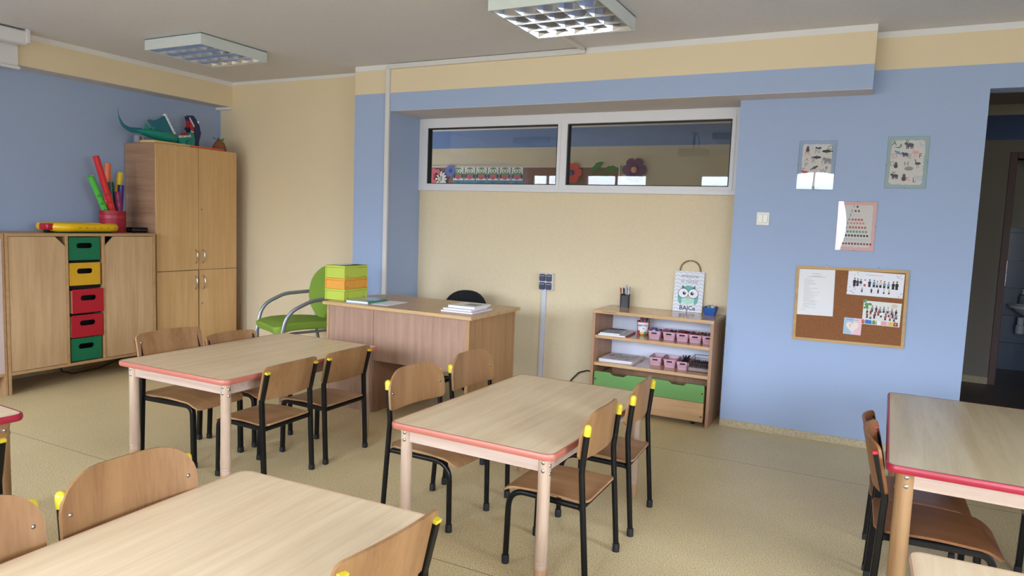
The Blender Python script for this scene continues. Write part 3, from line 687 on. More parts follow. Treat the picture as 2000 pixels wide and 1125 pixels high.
# ------------------------------------------------------------------ projection screen, ceiling lamps
t = thing('projection_screen', 'white roller screen housing under the ceiling at the upper left corner', 'projection screen', (-5.80, 2.2, ZC), 0)
obj('housing', MB().box(-.045, .045, -1.0, .94, -.115, -.012), m_pvc, t, .012, seg=3)
obj('bracket', MB().box(-.05, .05, .925, .955, -.10, 0), m_pvc, t, .003)
obj('back_panel', MB().box(-.107, -.085, -1.0, .935, -.262, -.09), m_pvc, t, .002)
obj('bottom_bar', MB().box(-.107, -.075, -1.0, .945, -.285, -.262), m_pvc, t, .004)
def lamp(label, x, y, s=.315):
    t = thing('ceiling_lamp', label, 'ceiling lamp', (x, y, ZC), 0, 'louvred ceiling lamps')
    hh = .088
    hz = MB().prism([(-s, -s), (s, -s), (s, s), (-s, s)], -hh, -.004, 'XY', 0, [[(-s+.008, -s+.008), (s-.008, -s+.008), (s-.008, s-.008), (-s+.008, s-.008)]])
    hz.box(-s, s, -s, s, -.012, -.002)
    obj('housing', hz, m_lampw, t, .0015)
    lv = MB()
    ii = s-.014
    for k in range(1, 4):
        y0 = -ii+2*ii*k/4
        lv.prism([(y0-.004, -hh+.003), (y0+.004, -hh+.003), (y0+.012, -hh+.05), (y0-.012, -hh+.05)], -ii, ii, 'YZ')
    for s2 in (-1, 1): lv.prism([(s2*ii, -hh+.003), (s2*(ii-.006), -hh+.003), (s2*(ii-.016), -hh+.05), (s2*ii, -hh+.05)], -ii, ii, 'YZ')
    for k in range(0, 6):
        x0 = -ii+2*ii*k/5
        lv.prism([(x0-.0015, -hh+.004), (x0+.0015, -hh+.004), (x0+.006, -hh+.05), (x0-.006, -hh+.05)], -ii, ii, 'XZ')
    obj('louver', lv, m_alu, t, 0, 30)
    tb = MB()
    for k in range(4):
        y0 = -ii+2*ii*(k+.5)/4; tb.lathe([(.013, -ii+.01), (.013, ii-.01)], (0, y0, -.028), 12, 0, 'X')
    obj('fluorescent_tube', tb, mat('lamp_tube_white', (236, 236, 232), .3), t)
    obj('reflector', MB().box(-ii, ii, -ii, ii, -.018, -.013), m_alu, t)
    return t
l1 = lamp('louvred ceiling lamp above the tall cabinet and the desk', -4.80, 3.95)
lamp('louvred ceiling lamp at the top edge, joined to the cable duct', -1.755, 3.985, .335)
lamp('louvred ceiling lamp behind the camera, mirrored in the left transom pane', -4.80, .75)
lamp('louvred ceiling lamp behind the camera, mirrored at the right end of the transom', -1.755, .75)
t = thing('projector', 'ceiling projector on a pole, seen only as a reflection in the transom', 'projector', (-2.30, 1.1, ZC), .3)
obj('pole', MB().lathe([(.05, 0), (.05, -.01), (.018, -.012), (.018, -.22)], (0, 0, 0), 16), m_grey, t)
pb = obj('body', MB().box(-.17, .17, -.13, .13, -.33, -.22), mat('projector_grey', (120, 112, 100), .5), t, .012, seg=3)
obj('lens', MB().lathe([(.035, -.13), (.035, -.155), (.028, -.156)], (.09, 0, -.275), 16, 0, 'Y'), m_black, pb)
obj('cable', MB().sweep(fillet([(.03, .05, -.0), (.10, .06, -.06), (.13, .08, -.16), (.10, .1, -.23)], .05, 5), .006), m_black, t)

# ------------------------------------------------------------------ teacher desk
DXL, DXR, DY0, DY1, DZ = -3.605, -2.325, 3.975, 4.70, .78
t = thing('teacher_desk', 'large beech teacher desk with front panel in the middle of the back of the room', 'desk', (DXL, DY0, 0), 0)
w, l = DXR-DXL, DY1-DY0
top = [(0, 0), (w, 0), (w, l)]+[(.16+(-.16)*math.sin(a*PI/12), l-.16+.16*math.cos(a*PI/12)) for a in range(7)]
obj('desktop', MB().prism(top, DZ-.025, DZ, 'XY'), w_desktop, t, .002)
pd = obj('pedestal', MB().box(.03, .452, .024, l-.03, 0, DZ-.025), w_desk, t, .0012)
obj('panel_edge', MB().box(.026, .042, .020, .024, 0, DZ-.025), w_edge, pd)
obj('modesty_panel', MB().box(.456, w-.05, .024, .042, .385, DZ-.025), w_desk, t, .0012)
obj('side_panel', MB().box(w-.05, w-.026, .022, l-.03, 0, DZ-.025), w_deskside, t, .0012)
obj('side_panel', MB().box(.4525, .4665, .05, l-.03, 0, DZ-.026), wood('desk_inner', (150, 110, 84), (130, 92, 68), 'Z', .5, 24), t, .001)
# stacked boxes
m_lime = mat('lime_plastic', (184, 198, 74), .4); m_orng = mat('orange_plastic', (226, 158, 62), .4)
bz = DZ
ang = .14
bxy = (-3.575, 4.205)
for i, (hh, m, lab) in enumerate(((.084, m_lime, 'lime green plastic box, bottom of the stack on the desk'), (.082, m_orng, 'orange plastic box in the middle of the stack on the desk'), (.095, m_lime, 'lime green plastic box, topmost of the stack on the desk'))):
    t = thing('storage_box', lab, 'box', (*bxy, bz), 0.02, 'boxes stacked on the desk')
    a, b = .090, .132
    obj('body', MB().box(-a, a, -b, b, 0, hh-.016), m, t, .004)
    rb = MB()
    for s in (-1, 1):
        for k in range(-3, 4): rb.box(s*a-.0015, s*a+.0015, k*.036-.001, k*.036+.001, .006, hh-.018)
        rb.box(-a-.002, -a+.006, s*b-.006, s*b+.002, 0, hh-.016).box(a-.006, a+.002, s*b-.006, s*b+.002, 0, hh-.016)
    obj('rib', rb, m, t)
    obj('lid' if i == 2 else 'rim', MB().box(-a-.004, a+.004, -b-.004, b+.004, hh-.016, hh), m, t, .003)
    for y in (-.10, .10): obj('stud', MB().lathe([(.004, 0), (.004, .002)], (a+.0005, y, .014), 10, 0, 'X'), ink['brown'], t)
    bz += hh
tag(obj('paper_sheet', MB().sheet([[(-.07+.14*i/6, -.10+.2*j/4, .003+.010*(i/6)**2) for j in range(5)] for i in range(7)], .002), m_paper, None, loc=(bxy[0]+.035, bxy[1]+.02, bz+.001), rot=(0, 0, .1)), 'white booklet lying on top of the lime green box stack', 'paper')
t = thing('folder', 'glossy folder with green spine lying on the desk beside the boxes', 'folder', (-3.345, 4.165, DZ), .1)
obj('pages', MB().box(-.095, .09, -.125, .125, .003, .014), m_paper, t, .001)
obj('cover', MB().box(-.10, .096, -.13, .13, 0, .003, 0).box(-.10, .096, -.13, .13, .014, .017, 0).box(.096, .10, -.13, .13, 0, .017, 1).box(.06, .0965, -.13, -.05, .0168, .0178, 1).box(.06, .0965, .05, .13, .0168, .0178, 1), [mat('folder_cover', (176, 190, 200), .2), mat('folder_green', (60, 128, 112), .4)], t)
tag(obj('paper_sheet', MB().prism(rrect(.155, .26, .004, 2), 0, .002, 'XY'), m_paper, None, loc=(-3.165, 4.20, DZ), rot=(0, 0, .02)), 'blank white paper sheet on the desk beside the glossy folder', 'paper')
t = thing('notebook', 'pale pink notebook at the bottom of the pile on the desk corner', 'notebook', (-2.520, 4.20, DZ), .02, 'notebooks piled on the desk corner')
obj('pages', MB().box(-.125, .125, -.10, .19, 0, .009), m_paper, t, .001)
obj('cover', MB().box(-.13, .13, -.105, .195, .009, .011), mat('pink_cover', (226, 200, 212), .5), t)
t = thing('notebook', 'white notebook in the middle of the pile on the desk corner', 'notebook', (-2.535, 4.235, DZ+.011), .05, 'notebooks piled on the desk corner')
obj('pages', MB().box(-.11, .11, -.11, .14, 0, .010), m_paper, t, .001)
obj('cover', MB().box(-.112, .112, -.112, .142, .010, .012), mat('lilac_cover', (208, 212, 230), .4), t)
t = thing('notebook', 'grey patterned book on top of the pile on the desk corner', 'notebook', (-2.525, 4.26, DZ+.023), .03, 'notebooks piled on the desk corner')
obj('pages', MB().box(-.105, .105, -.09, .15, 0, .014), m_paper, t, .001)
obj('cover', MB().box(-.107, .107, -.092, .152, .014, .016, 0).box(-.02, .08, -.02, .08, .016, .0165, 1), [mat('ivory_cover', (222, 220, 212), .4), ink['grey']], t)

# black office chair behind the desk
t = thing('office_chair', 'black swivel office chair behind the teacher desk', 'office chair', (-3.005, 4.93, 0), .15)
bk = MB()
rows = []
for i in range(15):
    u = -math.cos(PI*i/14); x = .19*u
    zt = .66+.165*math.sqrt(max(0, 1-abs(u)**2.4)); zb = .56
    rows.append([(x, .14-.05*(1-u*u)*-1-.02, zb+(zt-zb)*j/5) for j in range(6)])
obj('backrest', MB().sheet(rows, .045), m_blackf, t, .008)
obj('seat', MB().prism(rrect(.44, .42, .1, 6, 0, -.10), .42, .48, 'XY'), m_blackf, t, .02, seg=3)
obj('back_bracket', MB().sweep(fillet([(0, 0, .42), (0, .19, .43), (0, .20, .62)], .06, 5), .016), m_black, t)
obj('column', MB().lathe([(.03, .10), (.03, .25), (.02, .26), (.02, .42)], (0, -.08, 0), 16), m_black, t)
for k in range(5):
    a = 2*PI*k/5+.5
    lg = obj('leg', MB().sweep([(.02*math.cos(a), -.08+.02*math.sin(a), .12), (.18*math.cos(a), -.08+.18*math.sin(a), .10), (.29*math.cos(a), -.08+.29*math.sin(a), .075)], [(.016, -.014), (.016, .014), (-.016, .014), (-.016, -.014)], 0, (0, 0, 1)), m_black, t, .004)
    obj('caster', MB().lathe([(.026, -.02), (.027, 0), (.026, .02)], (.28*math.cos(a), -.08+.28*math.sin(a), .027), 14, 0, 'X'), m_rubber, lg)

# green visitor chair behind the desk's left end
t = thing('visitor_chair', 'green upholstered armchair with grey tube arms beside the tall cabinet', 'armchair', (-4.375, 4.49, 0), 2.715)
t.scale = (1.09, 1.09, 1.09)
# local: front = +Y ; arms at x = +-.28
rows = []
for i in range(13):
    u = i/12; y = -.24+.48*u
    dz = .0
    ww = .235*(1-.10*(1-u)) - (.05-math.sqrt(max(0, .05**2-(.05-min(.05, min(y+.24, .24-y)+.0005))**2)))
    zc = .435+.012*math.sin(PI*u)+(-.05*max(0, u-.72)**1.5*3)
    rows.append([(ww*v, y, zc+.006*(1-v*v)) for v in [-1+j/4 for j in range(9)]])
obj('seat', MB().sheet(rows, .06), m_greenf, t, .014, 60, seg=3)
rows = []
for i in range(15):
    u = -math.cos(PI*i/14)
    q = math.sqrt(max(0, 1-abs(u)**2.6))
    zt, zb = .72+.17*q, .62-.16*q
    row = []
    for j in range(9):
        z = zb+(zt-zb)*j/8
        wx = .235 if z > .68 else .235-.10*((.68-z)/.22)**1.2
        row.append((wx*u, -.235-.20*(z-.45)-.0+.06*u*u, z))
    rows.append(row)
obj('backrest', MB().sheet(rows, .035), m_greenf, t, .008, 60)
for s in (-1, 1):
    p = fillet([(s*.265, .20, .012), (s*.265, .21, .36), (s*.275, .17, .56), (s*.28, -.02, .645), (s*.27, -.255, .66), (s*.20, -.275, .665)], [.0, .12, .18, .25, .06, 0], 7)
    obj('armrest', MB().sweep(p, [(.010*math.cos(a*PI/6), .015*math.sin(a*PI/6)) for a in range(12)], 0, (1, 0, 0)), m_greyt, t)
    obj('leg', MB().sweep(fillet([(s*.20, -.33, .012), (s*.20, -.25, .40), (s*.20, -.275, .67)], .12, 6), .0125), m_greyt, t)
    obj('seat_rail', MB().sweep([(s*.255, .20, .385), (s*.20, .1, .392), (s*.20, -.25, .40)], .010), m_greyt, t)

# ------------------------------------------------------------------ sockets, switch, cable
t = thing('wall_socket', 'block of four dark sockets in white casing above the cable duct', 'socket', (-2.447, YN, .92), 0)
obj('casing', MB().box(-.062, .062, -.045, 0, -.073, .073), m_pvc, t, .004)
for sx in (-1, 1):
    for sz in (-1, 1):
        sk = obj('socket', MB().prism(rrect(.052, .062, .01, 4, sx*.030, sz*.035), -.058, -.045, 'XZ'), mat('socket_navy', (56, 56, 84), .4), t, .002)
        obj('socket_lid', MB().prism(rrect(.052, .008, .003, 3, sx*.030, sz*.035+.016), -.061, -.058, 'XZ'), ink['grey'], sk)
struct('trim_7', MB().prism([(-2.498, .04), (-2.460, .04), (-2.452, .85), (-2.490, .85)], YN-.02, YN, 'XZ'), m_ductl, .002)
t = thing('light_switch', 'white double light switch on the blue wall', 'switch', (-.704, YR, 1.502), 0)
obj('frame', MB().prism(rrect(.086, .090, .006, 4), -.010, 0, 'XZ'), mat('switch_white', (226, 224, 214), .35), t, .002)
for s in (-1, 1): obj('rocker', MB().box(s*.0165-.0155, s*.0165+.0155, -.016, -.010, -.026, .028), mat('switch_rocker', (232, 230, 220), .3), t, .002)
tag(obj('power_cable', MB().sweep(fillet([(-2.25, 5.43, .01), (-2.17, 5.42, .12), (-2.11, 5.41, .185), (-2.03, 5.40, .215), (-1.93, 5.39, .20), (-1.875, 5.39, .17)], .06, 5), .0055), m_rubber), 'black cable arching to the left side of the shelf unit', 'cable')

# ------------------------------------------------------------------ shelf unit
SX0, SX1, SY0, SY1, SZ = -1.862, -.958, 5.012, 5.435, .775
S1, S2 = .584, .374
t = thing('shelf_unit', 'low open beech shelf unit in the niche with white back and handwriting on its edge', 'shelf unit', (SX0, SY0, 0), 0)
w, l = SX1-SX0, SY1-SY0
obj('top_board', MB().box(0, w, 0, l, SZ-.024, SZ), w_shelf, t, .0015)
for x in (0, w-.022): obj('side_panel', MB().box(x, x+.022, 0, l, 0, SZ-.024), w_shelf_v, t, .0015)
for z in (S1, S2): obj('shelf', MB().box(.022, w-.022, .012, l-.012, z-.024, z), w_shelf, t, .0015)
obj('back_panel', MB().box(.022, w-.022, l-.010, l-.004, S2-.02, SZ-.024), mat('shelf_back_white', (214, 216, 230), .5), t)
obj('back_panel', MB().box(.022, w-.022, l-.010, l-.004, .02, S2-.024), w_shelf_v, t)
ho = MB()
for zz in (.44, .50, .55, .645, .69, .72):
    for yy in (.12, .30): ho.lathe([(.003, 0), (.003, .0006)], (.0222, yy, zz), 8, 0, 'X')
obj('peg_hole', ho, m_dark, t)
# faded marker scrawl on the front edge, too blurred to read
random.seed(21); sc = MB(); xx = .072
for k in range(15):
    hgt = random.uniform(.006, .012); z0 = SZ-.016+random.uniform(-.001, .001)
    pts = [(xx, 0, z0), (xx+.001, 0, z0+hgt), (xx+.004, 0, z0+hgt*random.uniform(.2, .9)), (xx+.006, 0, z0+random.uniform(0, hgt))]
    for a, b in zip(pts, pts[1:]): sc.flat([(a[0]-.0009, a[2]), (a[0]+.0009, a[2]-.0006), (b[0]+.0009, b[2]), (b[0]-.0009, b[2]+.0006)], .0004)
    xx += random.choice((.0075, .008, .010))
obj('lettering', sc, ink['black'], t, 0, 0)
# rolling drawer box under it
t = thing('drawer_box', 'rolling box with green notched front under the shelf unit', 'drawer box', (SX0+.03, SY0+.012, 0), 0)
w = .835
fr = [(0, .178), (w, .178), (w, .296), (w-.008, .306), (w-.125, .306), (w-.150, .286), (w-.235, .286), (w-.262, .306), (.265, .306), (.235, .286), (.150, .286), (.125, .306), (.008, .306), (0, .296)]
obj('green_front', MB().prism(fr, -.006, .010, 'XZ'), mat('front_green', (102, 148, 80), .4), t, .002)
obj('front', MB().box(0, w, .010, .026, .036, .27), w_shelf, t, .0015)
obj('body', MB().box(0, .016, .026, .38, .036, .27).box(w-.016, w, .026, .38, .036, .27).box(.016, w-.016, .364, .38, .036, .27).box(.016, w-.016, .026, .364, .036, .05), w_shelf_v, t)
obj('lower_front', MB().box(0, w, -.006, .010, .036, .176), w_shelf, t, .0015)
for x in (.012, w-.014):
    for z in (.245, .075): obj('bolt', MB().lathe([(.006, -.0075), (.006, -.006)], (x, 0, z), 12, 0, 'Y'), ink['black'], t)
for x in (.08, w-.08):
    for y in (.06, .33): obj('caster', MB().lathe([(.018, -.012), (.018, .012)], (x, y, .018), 14, 0, 'X'), m_rubber, t)

# on top of the shelf unit
t = thing('pencil_cup', 'black mesh cup full of pens on the shelf unit', 'pencil cup', (-1.722, 5.345, SZ), .2)
obj('cup', MB().prism(rrect(.07, .07, .01, 3), 0, .004, 'XY').sweep([(0, 0, .002), (0, 0, .10)], [(x, y) for x, y in rrect(.072, .072, .012, 3)], 0, (1, 0, 0), False, False), mat('cup_black', (24, 20, 24), .4), t)
obj('rim', MB().sweep([(x, y, .10) for x, y in rrect(.074, .074, .012, 3)], .0025, 0, (0, 0, 1), True), m_black, t)
for i, (px_, py_, hh, c) in enumerate(((-.028, -.02, .150, (176, 40, 56)), (-.018, .012, .148, (50, 60, 110)), (-.004, -.02, .145, (30, 30, 40)), (.006, .014, .150, (60, 50, 90)), (.014, -.022, .175, (176, 180, 190)), (.024, .006, .160, (40, 50, 80)), (.028, -.018, .165, (210, 212, 214)))):
    p = thing('pen', ('red', 'blue', 'black', 'violet', 'silver', 'navy', 'white')[i]+' pen in the black mesh cup', 'pen', (-1.722+px_*.75, 5.345+py_*.75, SZ+.005), 0, 'pens in the black cup', (-.05*py_/.02, px_*3.0, 0))
    obj('barrel', MB().lathe([(.003, 0), (.0055, .012), (.0055, hh-.03)], (0, 0, 0), 10), mat('pen_%d' % i, c, .35), p)
    obj('pen_cap', MB().lathe([(.0062, hh-.03), (.0062, hh-.004), (.004, hh)], (0, 0, 0), 10), mat('pencap_%d' % i, tuple(max(0, v-20) for v in c), .35), p)
# owl sign
t = thing('welcome_sign', 'white owl sign with a rope loop leaning on the wall above the shelf unit', 'sign', (-1.245, 5.408, SZ+.001), 0, None, (math.radians(-4.5), 0, 0))
sw, sh = .226, .312
obj('board', MB().box(-sw/2, sw/2, 0, .012, 0, sh), mat('sign_white', (226, 226, 232), .5), t, .001)
zz = MB()
for r in range(11):
    z0 = .012+r*.028
    for i in range(10):
        x0 = -sw/2+.002+i*(sw-.004)/10; x1 = x0+(sw-.004)/10; a, b = (0, .012) if i % 2 == 0 else (.012, 0)
        zz.flat([(x0, z0+a), (x1, z0+b), (x1, z0+b+.007), (x0, z0+a+.007)], .0003)
obj('chevron_pattern', zz, ink['lgrey'], t, 0, 0)
ow = MB()
I = ['teal', 'mint', 'dteal', 'navy', 'white', 'black', 'orange', 'blue', 'cream']
ow.flat(ell(0, .135, .062, .068, 24), .0006, 0)
ow.flat(ell(-.062, .098, .016, .042, 16, .15), .0007, 0).flat(ell(.062, .098, .016, .042, 16, -.15), .0007, 0)
ow.flat([(-.055, .172), (-.048, .206), (-.026, .183)], .0007, 2).flat([(.055, .172), (.048, .206), (.026, .183)], .0007, 2)
ow.flat(ell(0, .090, .050, .034, 24), .0009, 1)
for s in (-1, 1):
    ow.flat(ell(s*.038, .142, .041, .039, 26), .0012, 3).flat(ell(s*.038, .142, .037, .035, 26), .0015, 4).flat(ell(s*.034, .142, .026, .028, 22), .0017, 4).flat(ell(s*.030, .142, .013, .013, 18), .002, 5).flat(ell(s*.030+.004, .147, .004, .004, 10), .0023, 4)
    ow.flat(ell(s*.020, .054, .012, .006, 12), .0012, 8)
ow.flat([(-.012, .113), (.012, .113), (0, .088)], .0024, 6)
obj('owl_print', ow, [ink[k] for k in I], t, 0, 0)
lt = MB().text('witajcie', .044, .0, .276, .0008, 0, .3).text('w naszej', .038, .0, .236, .0008, 0, .3).text('BAJCe', .046, 0, .028, .0008, 1, 0, 'CENTER', .0009)
obj('lettering', lt, [ink['grey'], ink['navy']], t, 0, 0)
obj('rope', MB().sweep([(.078*math.cos(PI-PI*k/20)*(1-.0*k), .006, sh-.004+.086*math.sin(PI*k/20)**.85) for k in range(21)], .0048), noisy('jute', (150, 124, 88), (120, 96, 64), 400, .9, .5), t)
t = thing('blue_basket', 'small blue basket of trinkets beside the owl sign', 'basket', (-1.052, 5.325, SZ), 0)
obj('basket', MB().sweep([(0, 0, 0), (0, 0, .03), (0, 0, .058)], rrect(.10, .075, .012, 3), 0, (1, 0, 0), False, False).prism(rrect(.095, .07, .012, 3), 0, .003, 'XY'), mat('basket_blue', (44, 86, 156), .4), t)
for v in t.children[0].data.vertices:
    k = .74+.30*v.co.z/.058; v.co.x *= k; v.co.y *= k
obj('rim', MB().sweep([(x, y, .058) for x, y in rrect(.106, .08, .012, 3)], .003, 0, (0, 0, 1), True), MATS['basket_blue'], t)
tr = MB().ball((-.01, -.008, .062), .016, 0).ball((.018, -.012, .058), .014, 1).ball((-.03, .006, .055), .014, 2).sweep(fillet([(.02, 0, .05), (.045, -.01, .075), (.062, -.01, .06)], .02, 4), .004, 3).ball((.0, .016, .06), .02, 1)
o = obj('trinkets', tr, [ink['green'], ink['lgrey'], ink['navy'], ink['brown']], t); o['kind'] = 'stuff'

# shelf contents
t = thing('picture_book', 'large thin picture book lying on the upper shelf, bottom one', 'book', (-1.712, 5.15, S1), .03, 'books on the upper shelf')
obj('pages', MB().box(-.105, .105, -.13, .13, .0015, .011), m_paper, t)
obj('cover', MB().box(-.108, .108, -.133, .133, 0, .0015, 1).box(-.108, .108, -.133, .133, .011, .0125, 0).box(.108, .1095, -.133, .133, 0, .0125, 1), [mat('book_cover_white', (214, 214, 214), .3), mat('book_spine_red', (150, 70, 64), .4)], t)
t = thing('picture_book', 'grey picture book on top of the white one on the upper shelf', 'book', (-1.735, 5.16, S1+.0125), .06, 'books on the upper shelf')
obj('pages', MB().box(-.075, .075, -.13, .12, .001, .009), m_paper, t)
obj('cover', MB().box(-.077, .077, -.132, .122, .009, .0105, 0).box(-.05, .06, .06, .12, .0105, .0108, 1).box(-.06, .02, -.1, .03, .0105, .0108, 2), [mat('book_cover_grey', (150, 148, 146), .25), ink['dark'], ink['lgrey']], t)
t = thing('marker_pot', 'white and red marker pot on the upper shelf', 'pot', (-1.545, 5.285, S1), .35)
pp = MB().lathe([(.042, 0), (.050, .105), (.048, .105), (.040, .004), (.001, .004)], (0, 0, 0), 22, cap=False)
obj('pot', pp, mat('pot_red', (178, 34, 48), .35), t)
def wrap(mb, a0, a1, z0, z1, mi, off=.0008, n=10):
    for i in range(n):
        q = []
        for a, z in ((a0+(a1-a0)*i/n, z0), (a0+(a1-a0)*(i+1)/n, z0), (a0+(a1-a0)*(i+1)/n, z1), (a0+(a1-a0)*i/n, z1)):
            r = .042+.008*z/.105+off; q.append(mb.bm.verts.new((r*math.cos(a), r*math.sin(a), z)))
        mb._f(q, mi)
lb = MB(); wrap(lb, -2.7, -.75, .012, .098, 0, .0006); wrap(lb, -2.7, -2.2, .004, .034, 1, .0010); wrap(lb, -2.1, -1.6, .004, .022, 2, .0010); wrap(lb, -1.5, -1.0, .004, .026, 3, .0010); wrap(lb, -1.75, -1.45, .05, .055, 4, .001)
lb.text('GIOTTO', .019, 0, 0, 0, 4, 0, 'CENTER', .0004, Matrix.Rotation(-.17, 4, 'Z') @ Matrix.Translation((0, -.0515, .074)) @ Matrix.Rotation(PI/2, 4, 'X'))
obj('label_print', lb, [ink['white'], ink['red'], ink['yellow'], ink['leaf'], ink['navy']], t, 0, 0)
for i in range(14):
    c = random.choice(((170, 40, 40), (200, 70, 50), (40, 90, 150), (30, 130, 140), (40, 40, 46), (110, 60, 40), (60, 120, 70), (210, 120, 120)))
    nm = {(170, 40, 40): 'dark red', (200, 70, 50): 'orange red', (40, 90, 150): 'blue', (30, 130, 140): 'turquoise', (40, 40, 46): 'black', (110, 60, 40): 'brown', (60, 120, 70): 'green', (210, 120, 120): 'pink'}[c]
    a = 2*PI*i/14; r = .030 if i % 2 else .016
    p = thing('marker', nm+' marker in the white and red pot on the upper shelf', 'marker', (-1.545+r*math.cos(a)*.7, 5.285+r*math.sin(a)*.7, S1+.005), 0, 'markers in the pot', (-.12*math.sin(a), .12*math.cos(a)+.10, 0))
    obj('barrel', MB().lathe([(.005, 0), (.005, .112), (.0045, .114)], (0, 0, 0), 8), mat('marker_%d' % i, tuple(int(v*.8+40) for v in c), .4), p)
    obj('marker_cap', MB().lathe([(.0055, .112), (.0055, .151), (.004, .154)], (0, 0, 0), 8), mat('markercap_%d' % i, c, .4), p)
m_pinkb = mat('pink_basket', (206, 160, 174), .45)
def basket(label, x, y, z, rz, content):
    t = thing('pink_basket', label, 'basket', (x, y, z), rz, 'pink baskets on the shelf unit')
    w, l, hh = .096, .19, .058
    def ring(k, zz, th=0): return [(px*k, py*(1-(1-k)*.5), zz) for px, py in rrect(w-th, l-th, .014, 3)]
    b = MB(); R = []
    for k, zz, th in ((.80, 0, 0), (.90, hh*.5, 0), (1., hh, 0), (1., hh, .005), (.9, hh*.5, .005), (.80, .003, .005)):
        R.append([b.bm.verts.new(p) for p in ring(k, zz, th)])
    for p, q in zip(R, R[1:]):
        for i in range(len(p)): b._f((p[i], p[(i+1) % len(p)], q[(i+1) % len(p)], q[i]))
    b._f(R[0]); b._f(R[-1])
    obj('body', b, m_pinkb, t)
    obj('rim', MB().sweep(ring(1.02, hh), .0028, 0, (0, 0, 1), True), m_pinkb, t)
    ph = MB()
    ph.prism(rrect(.042, .010, .0045, 4, 0, hh-.015), -l/2*.985-.0012, -l/2*.95, 'XZ')
    for r in range(4):
        for c in range(7):
            ph.prism(ell((c-3)*.0092+(.0046 if r % 2 else 0), .010+r*.0075, .0021, .0017, 6), -l/2*(.905+.018*r)-.0018, -l/2*.88, 'XZ')
    obj('perforation_pattern', ph, m_dark, t, 0, 0)
    if content:
        cc = MB(); random.seed(hash(label) % 999 if False else len(label))
        for i in range(16 if content != 'empty' else 0):
            c = i % 3
            if content == 'pencils': cc.sweep([(random.uniform(-.03, .03), -.085, .03+.012*(i % 3)), (random.uniform(-.03, .03), .085, .055+.012*(i % 3))], .004, c)
            else: cc.ball((random.uniform(-.032, .032), random.uniform(-.075, .075), .045+random.uniform(0, .014)), random.uniform(.008, .014), c, (1, 1.3, .7), 8, 6)
        pal = {'blue': ['bblue', 'lilac', 'navy'], 'mixed': ['dark', 'brown', 'grey'], 'wine': ['wine', 'brown', 'dark'], 'pencils': ['wine', 'navy', 'black']}[content]
        o = obj('contents', cc, [ink[k] for k in pal], t); o['kind'] = 'stuff'
    return t
by = 5.115
for i, (x, yy, lab, cont) in enumerate(((-1.418, 5.215, 'pink basket with blue pieces on the upper shelf, beside the marker pot', 'blue'), (-1.312, 5.232, 'pink basket with dark grey pieces, second from the marker pot', 'mixed'), (-1.215, 5.242, 'pink basket with dark red pieces, middle of the upper shelf row', 'wine'), (-1.118, 5.232, 'pink basket heaped with dark red pieces, fourth from the marker pot', 'wine'), (-1.022, 5.232, 'pink basket on the upper shelf, touching the right side panel', 'wine'))):
    basket(lab, x, yy, S1, .06, cont)
basket('empty pink basket on the lower shelf beside the paper stack', -1.415, 5.275, S2, .06, None)
basket('empty pink basket in the middle of the three on the lower shelf', -1.302, 5.26, S2, .06, None)
basket('pink basket with dark pencils on the lower shelf beside the wire tray', -1.198, 5.235, S2, .06, 'pencils')
t = thing('wire_tray', 'black wire tray of papers on the lower shelf', 'tray', (-1.072, 5.255, S2), .0)
wt = MB()
w_, l_, hh = .165, .25, .085
for k in range(12): wt.sweep([(-w_/2+w_*k/11, -l_/2, .003), (-w_/2+w_*k/11, l_/2, .003)], .0012)
for z in (.03, .06): wt.sweep([(-w_/2, -l_/2, z), (w_/2, -l_/2, z), (w_/2, l_/2, z), (-w_/2, l_/2, z)], .0012, 0, (0, 0, 1), True)
for x in (-w_/2, w_/2): wt.sweep(fillet([(x, -l_/2, 0), (x, -l_/2, hh*.75), (x, l_/2, hh), (x, l_/2, 0)], .01, 3), .002)
wt.sweep([(-w_/2, -l_/2, hh*.75), (w_/2, -l_/2, hh*.75)], .002).sweep([(-w_/2, l_/2, hh), (w_/2, l_/2, hh)], .002)
obj('wire_frame', wt, mat('wire_dark', (70, 66, 66), .4, .8), t)
pa = MB()
for k in range(9): pa.xform(Matrix.Identity(4)); pa.box(-.07+.015*k, -.069+.015*k, -.11, .11, .005, .05+.002*(k % 3))
o = obj('papers', pa.box(-.075, .075, -.118, .118, .004, .03), mat('mixed_papers', (150, 130, 128), .7), t); o['kind'] = 'stuff'
t = thing('paper_stack', 'stack of scribbled colouring sheets on the lower shelf', 'paper', (-1.69, 5.235, S2), .0)
ps = MB(); random.seed(5)
for k in range(7): ps.prism([(px+random.uniform(-.006, .006), py+random.uniform(-.006, .006)) for px, py in rrect(.265, .30, .004, 2)], k*.003, k*.003+.0026, 'XY')
obj('sheets', ps, m_paper, t)
sc = MB()
for i in range(70):
    x, y, r = random.uniform(-.11, .11), random.uniform(-.125, .125), random.uniform(.006, .016)
    for k in range(9):
        a, b = 2*PI*k/9, 2*PI*(k+1)/9
        sc._f([sc.bm.verts.new((x+q*math.cos(c), y+q*math.sin(c), .0212)) for q, c in ((r, a), (r, b), (r-.002, b), (r-.002, a))])
obj('drawing_print', sc, ink['dark'], t, 0, 0)

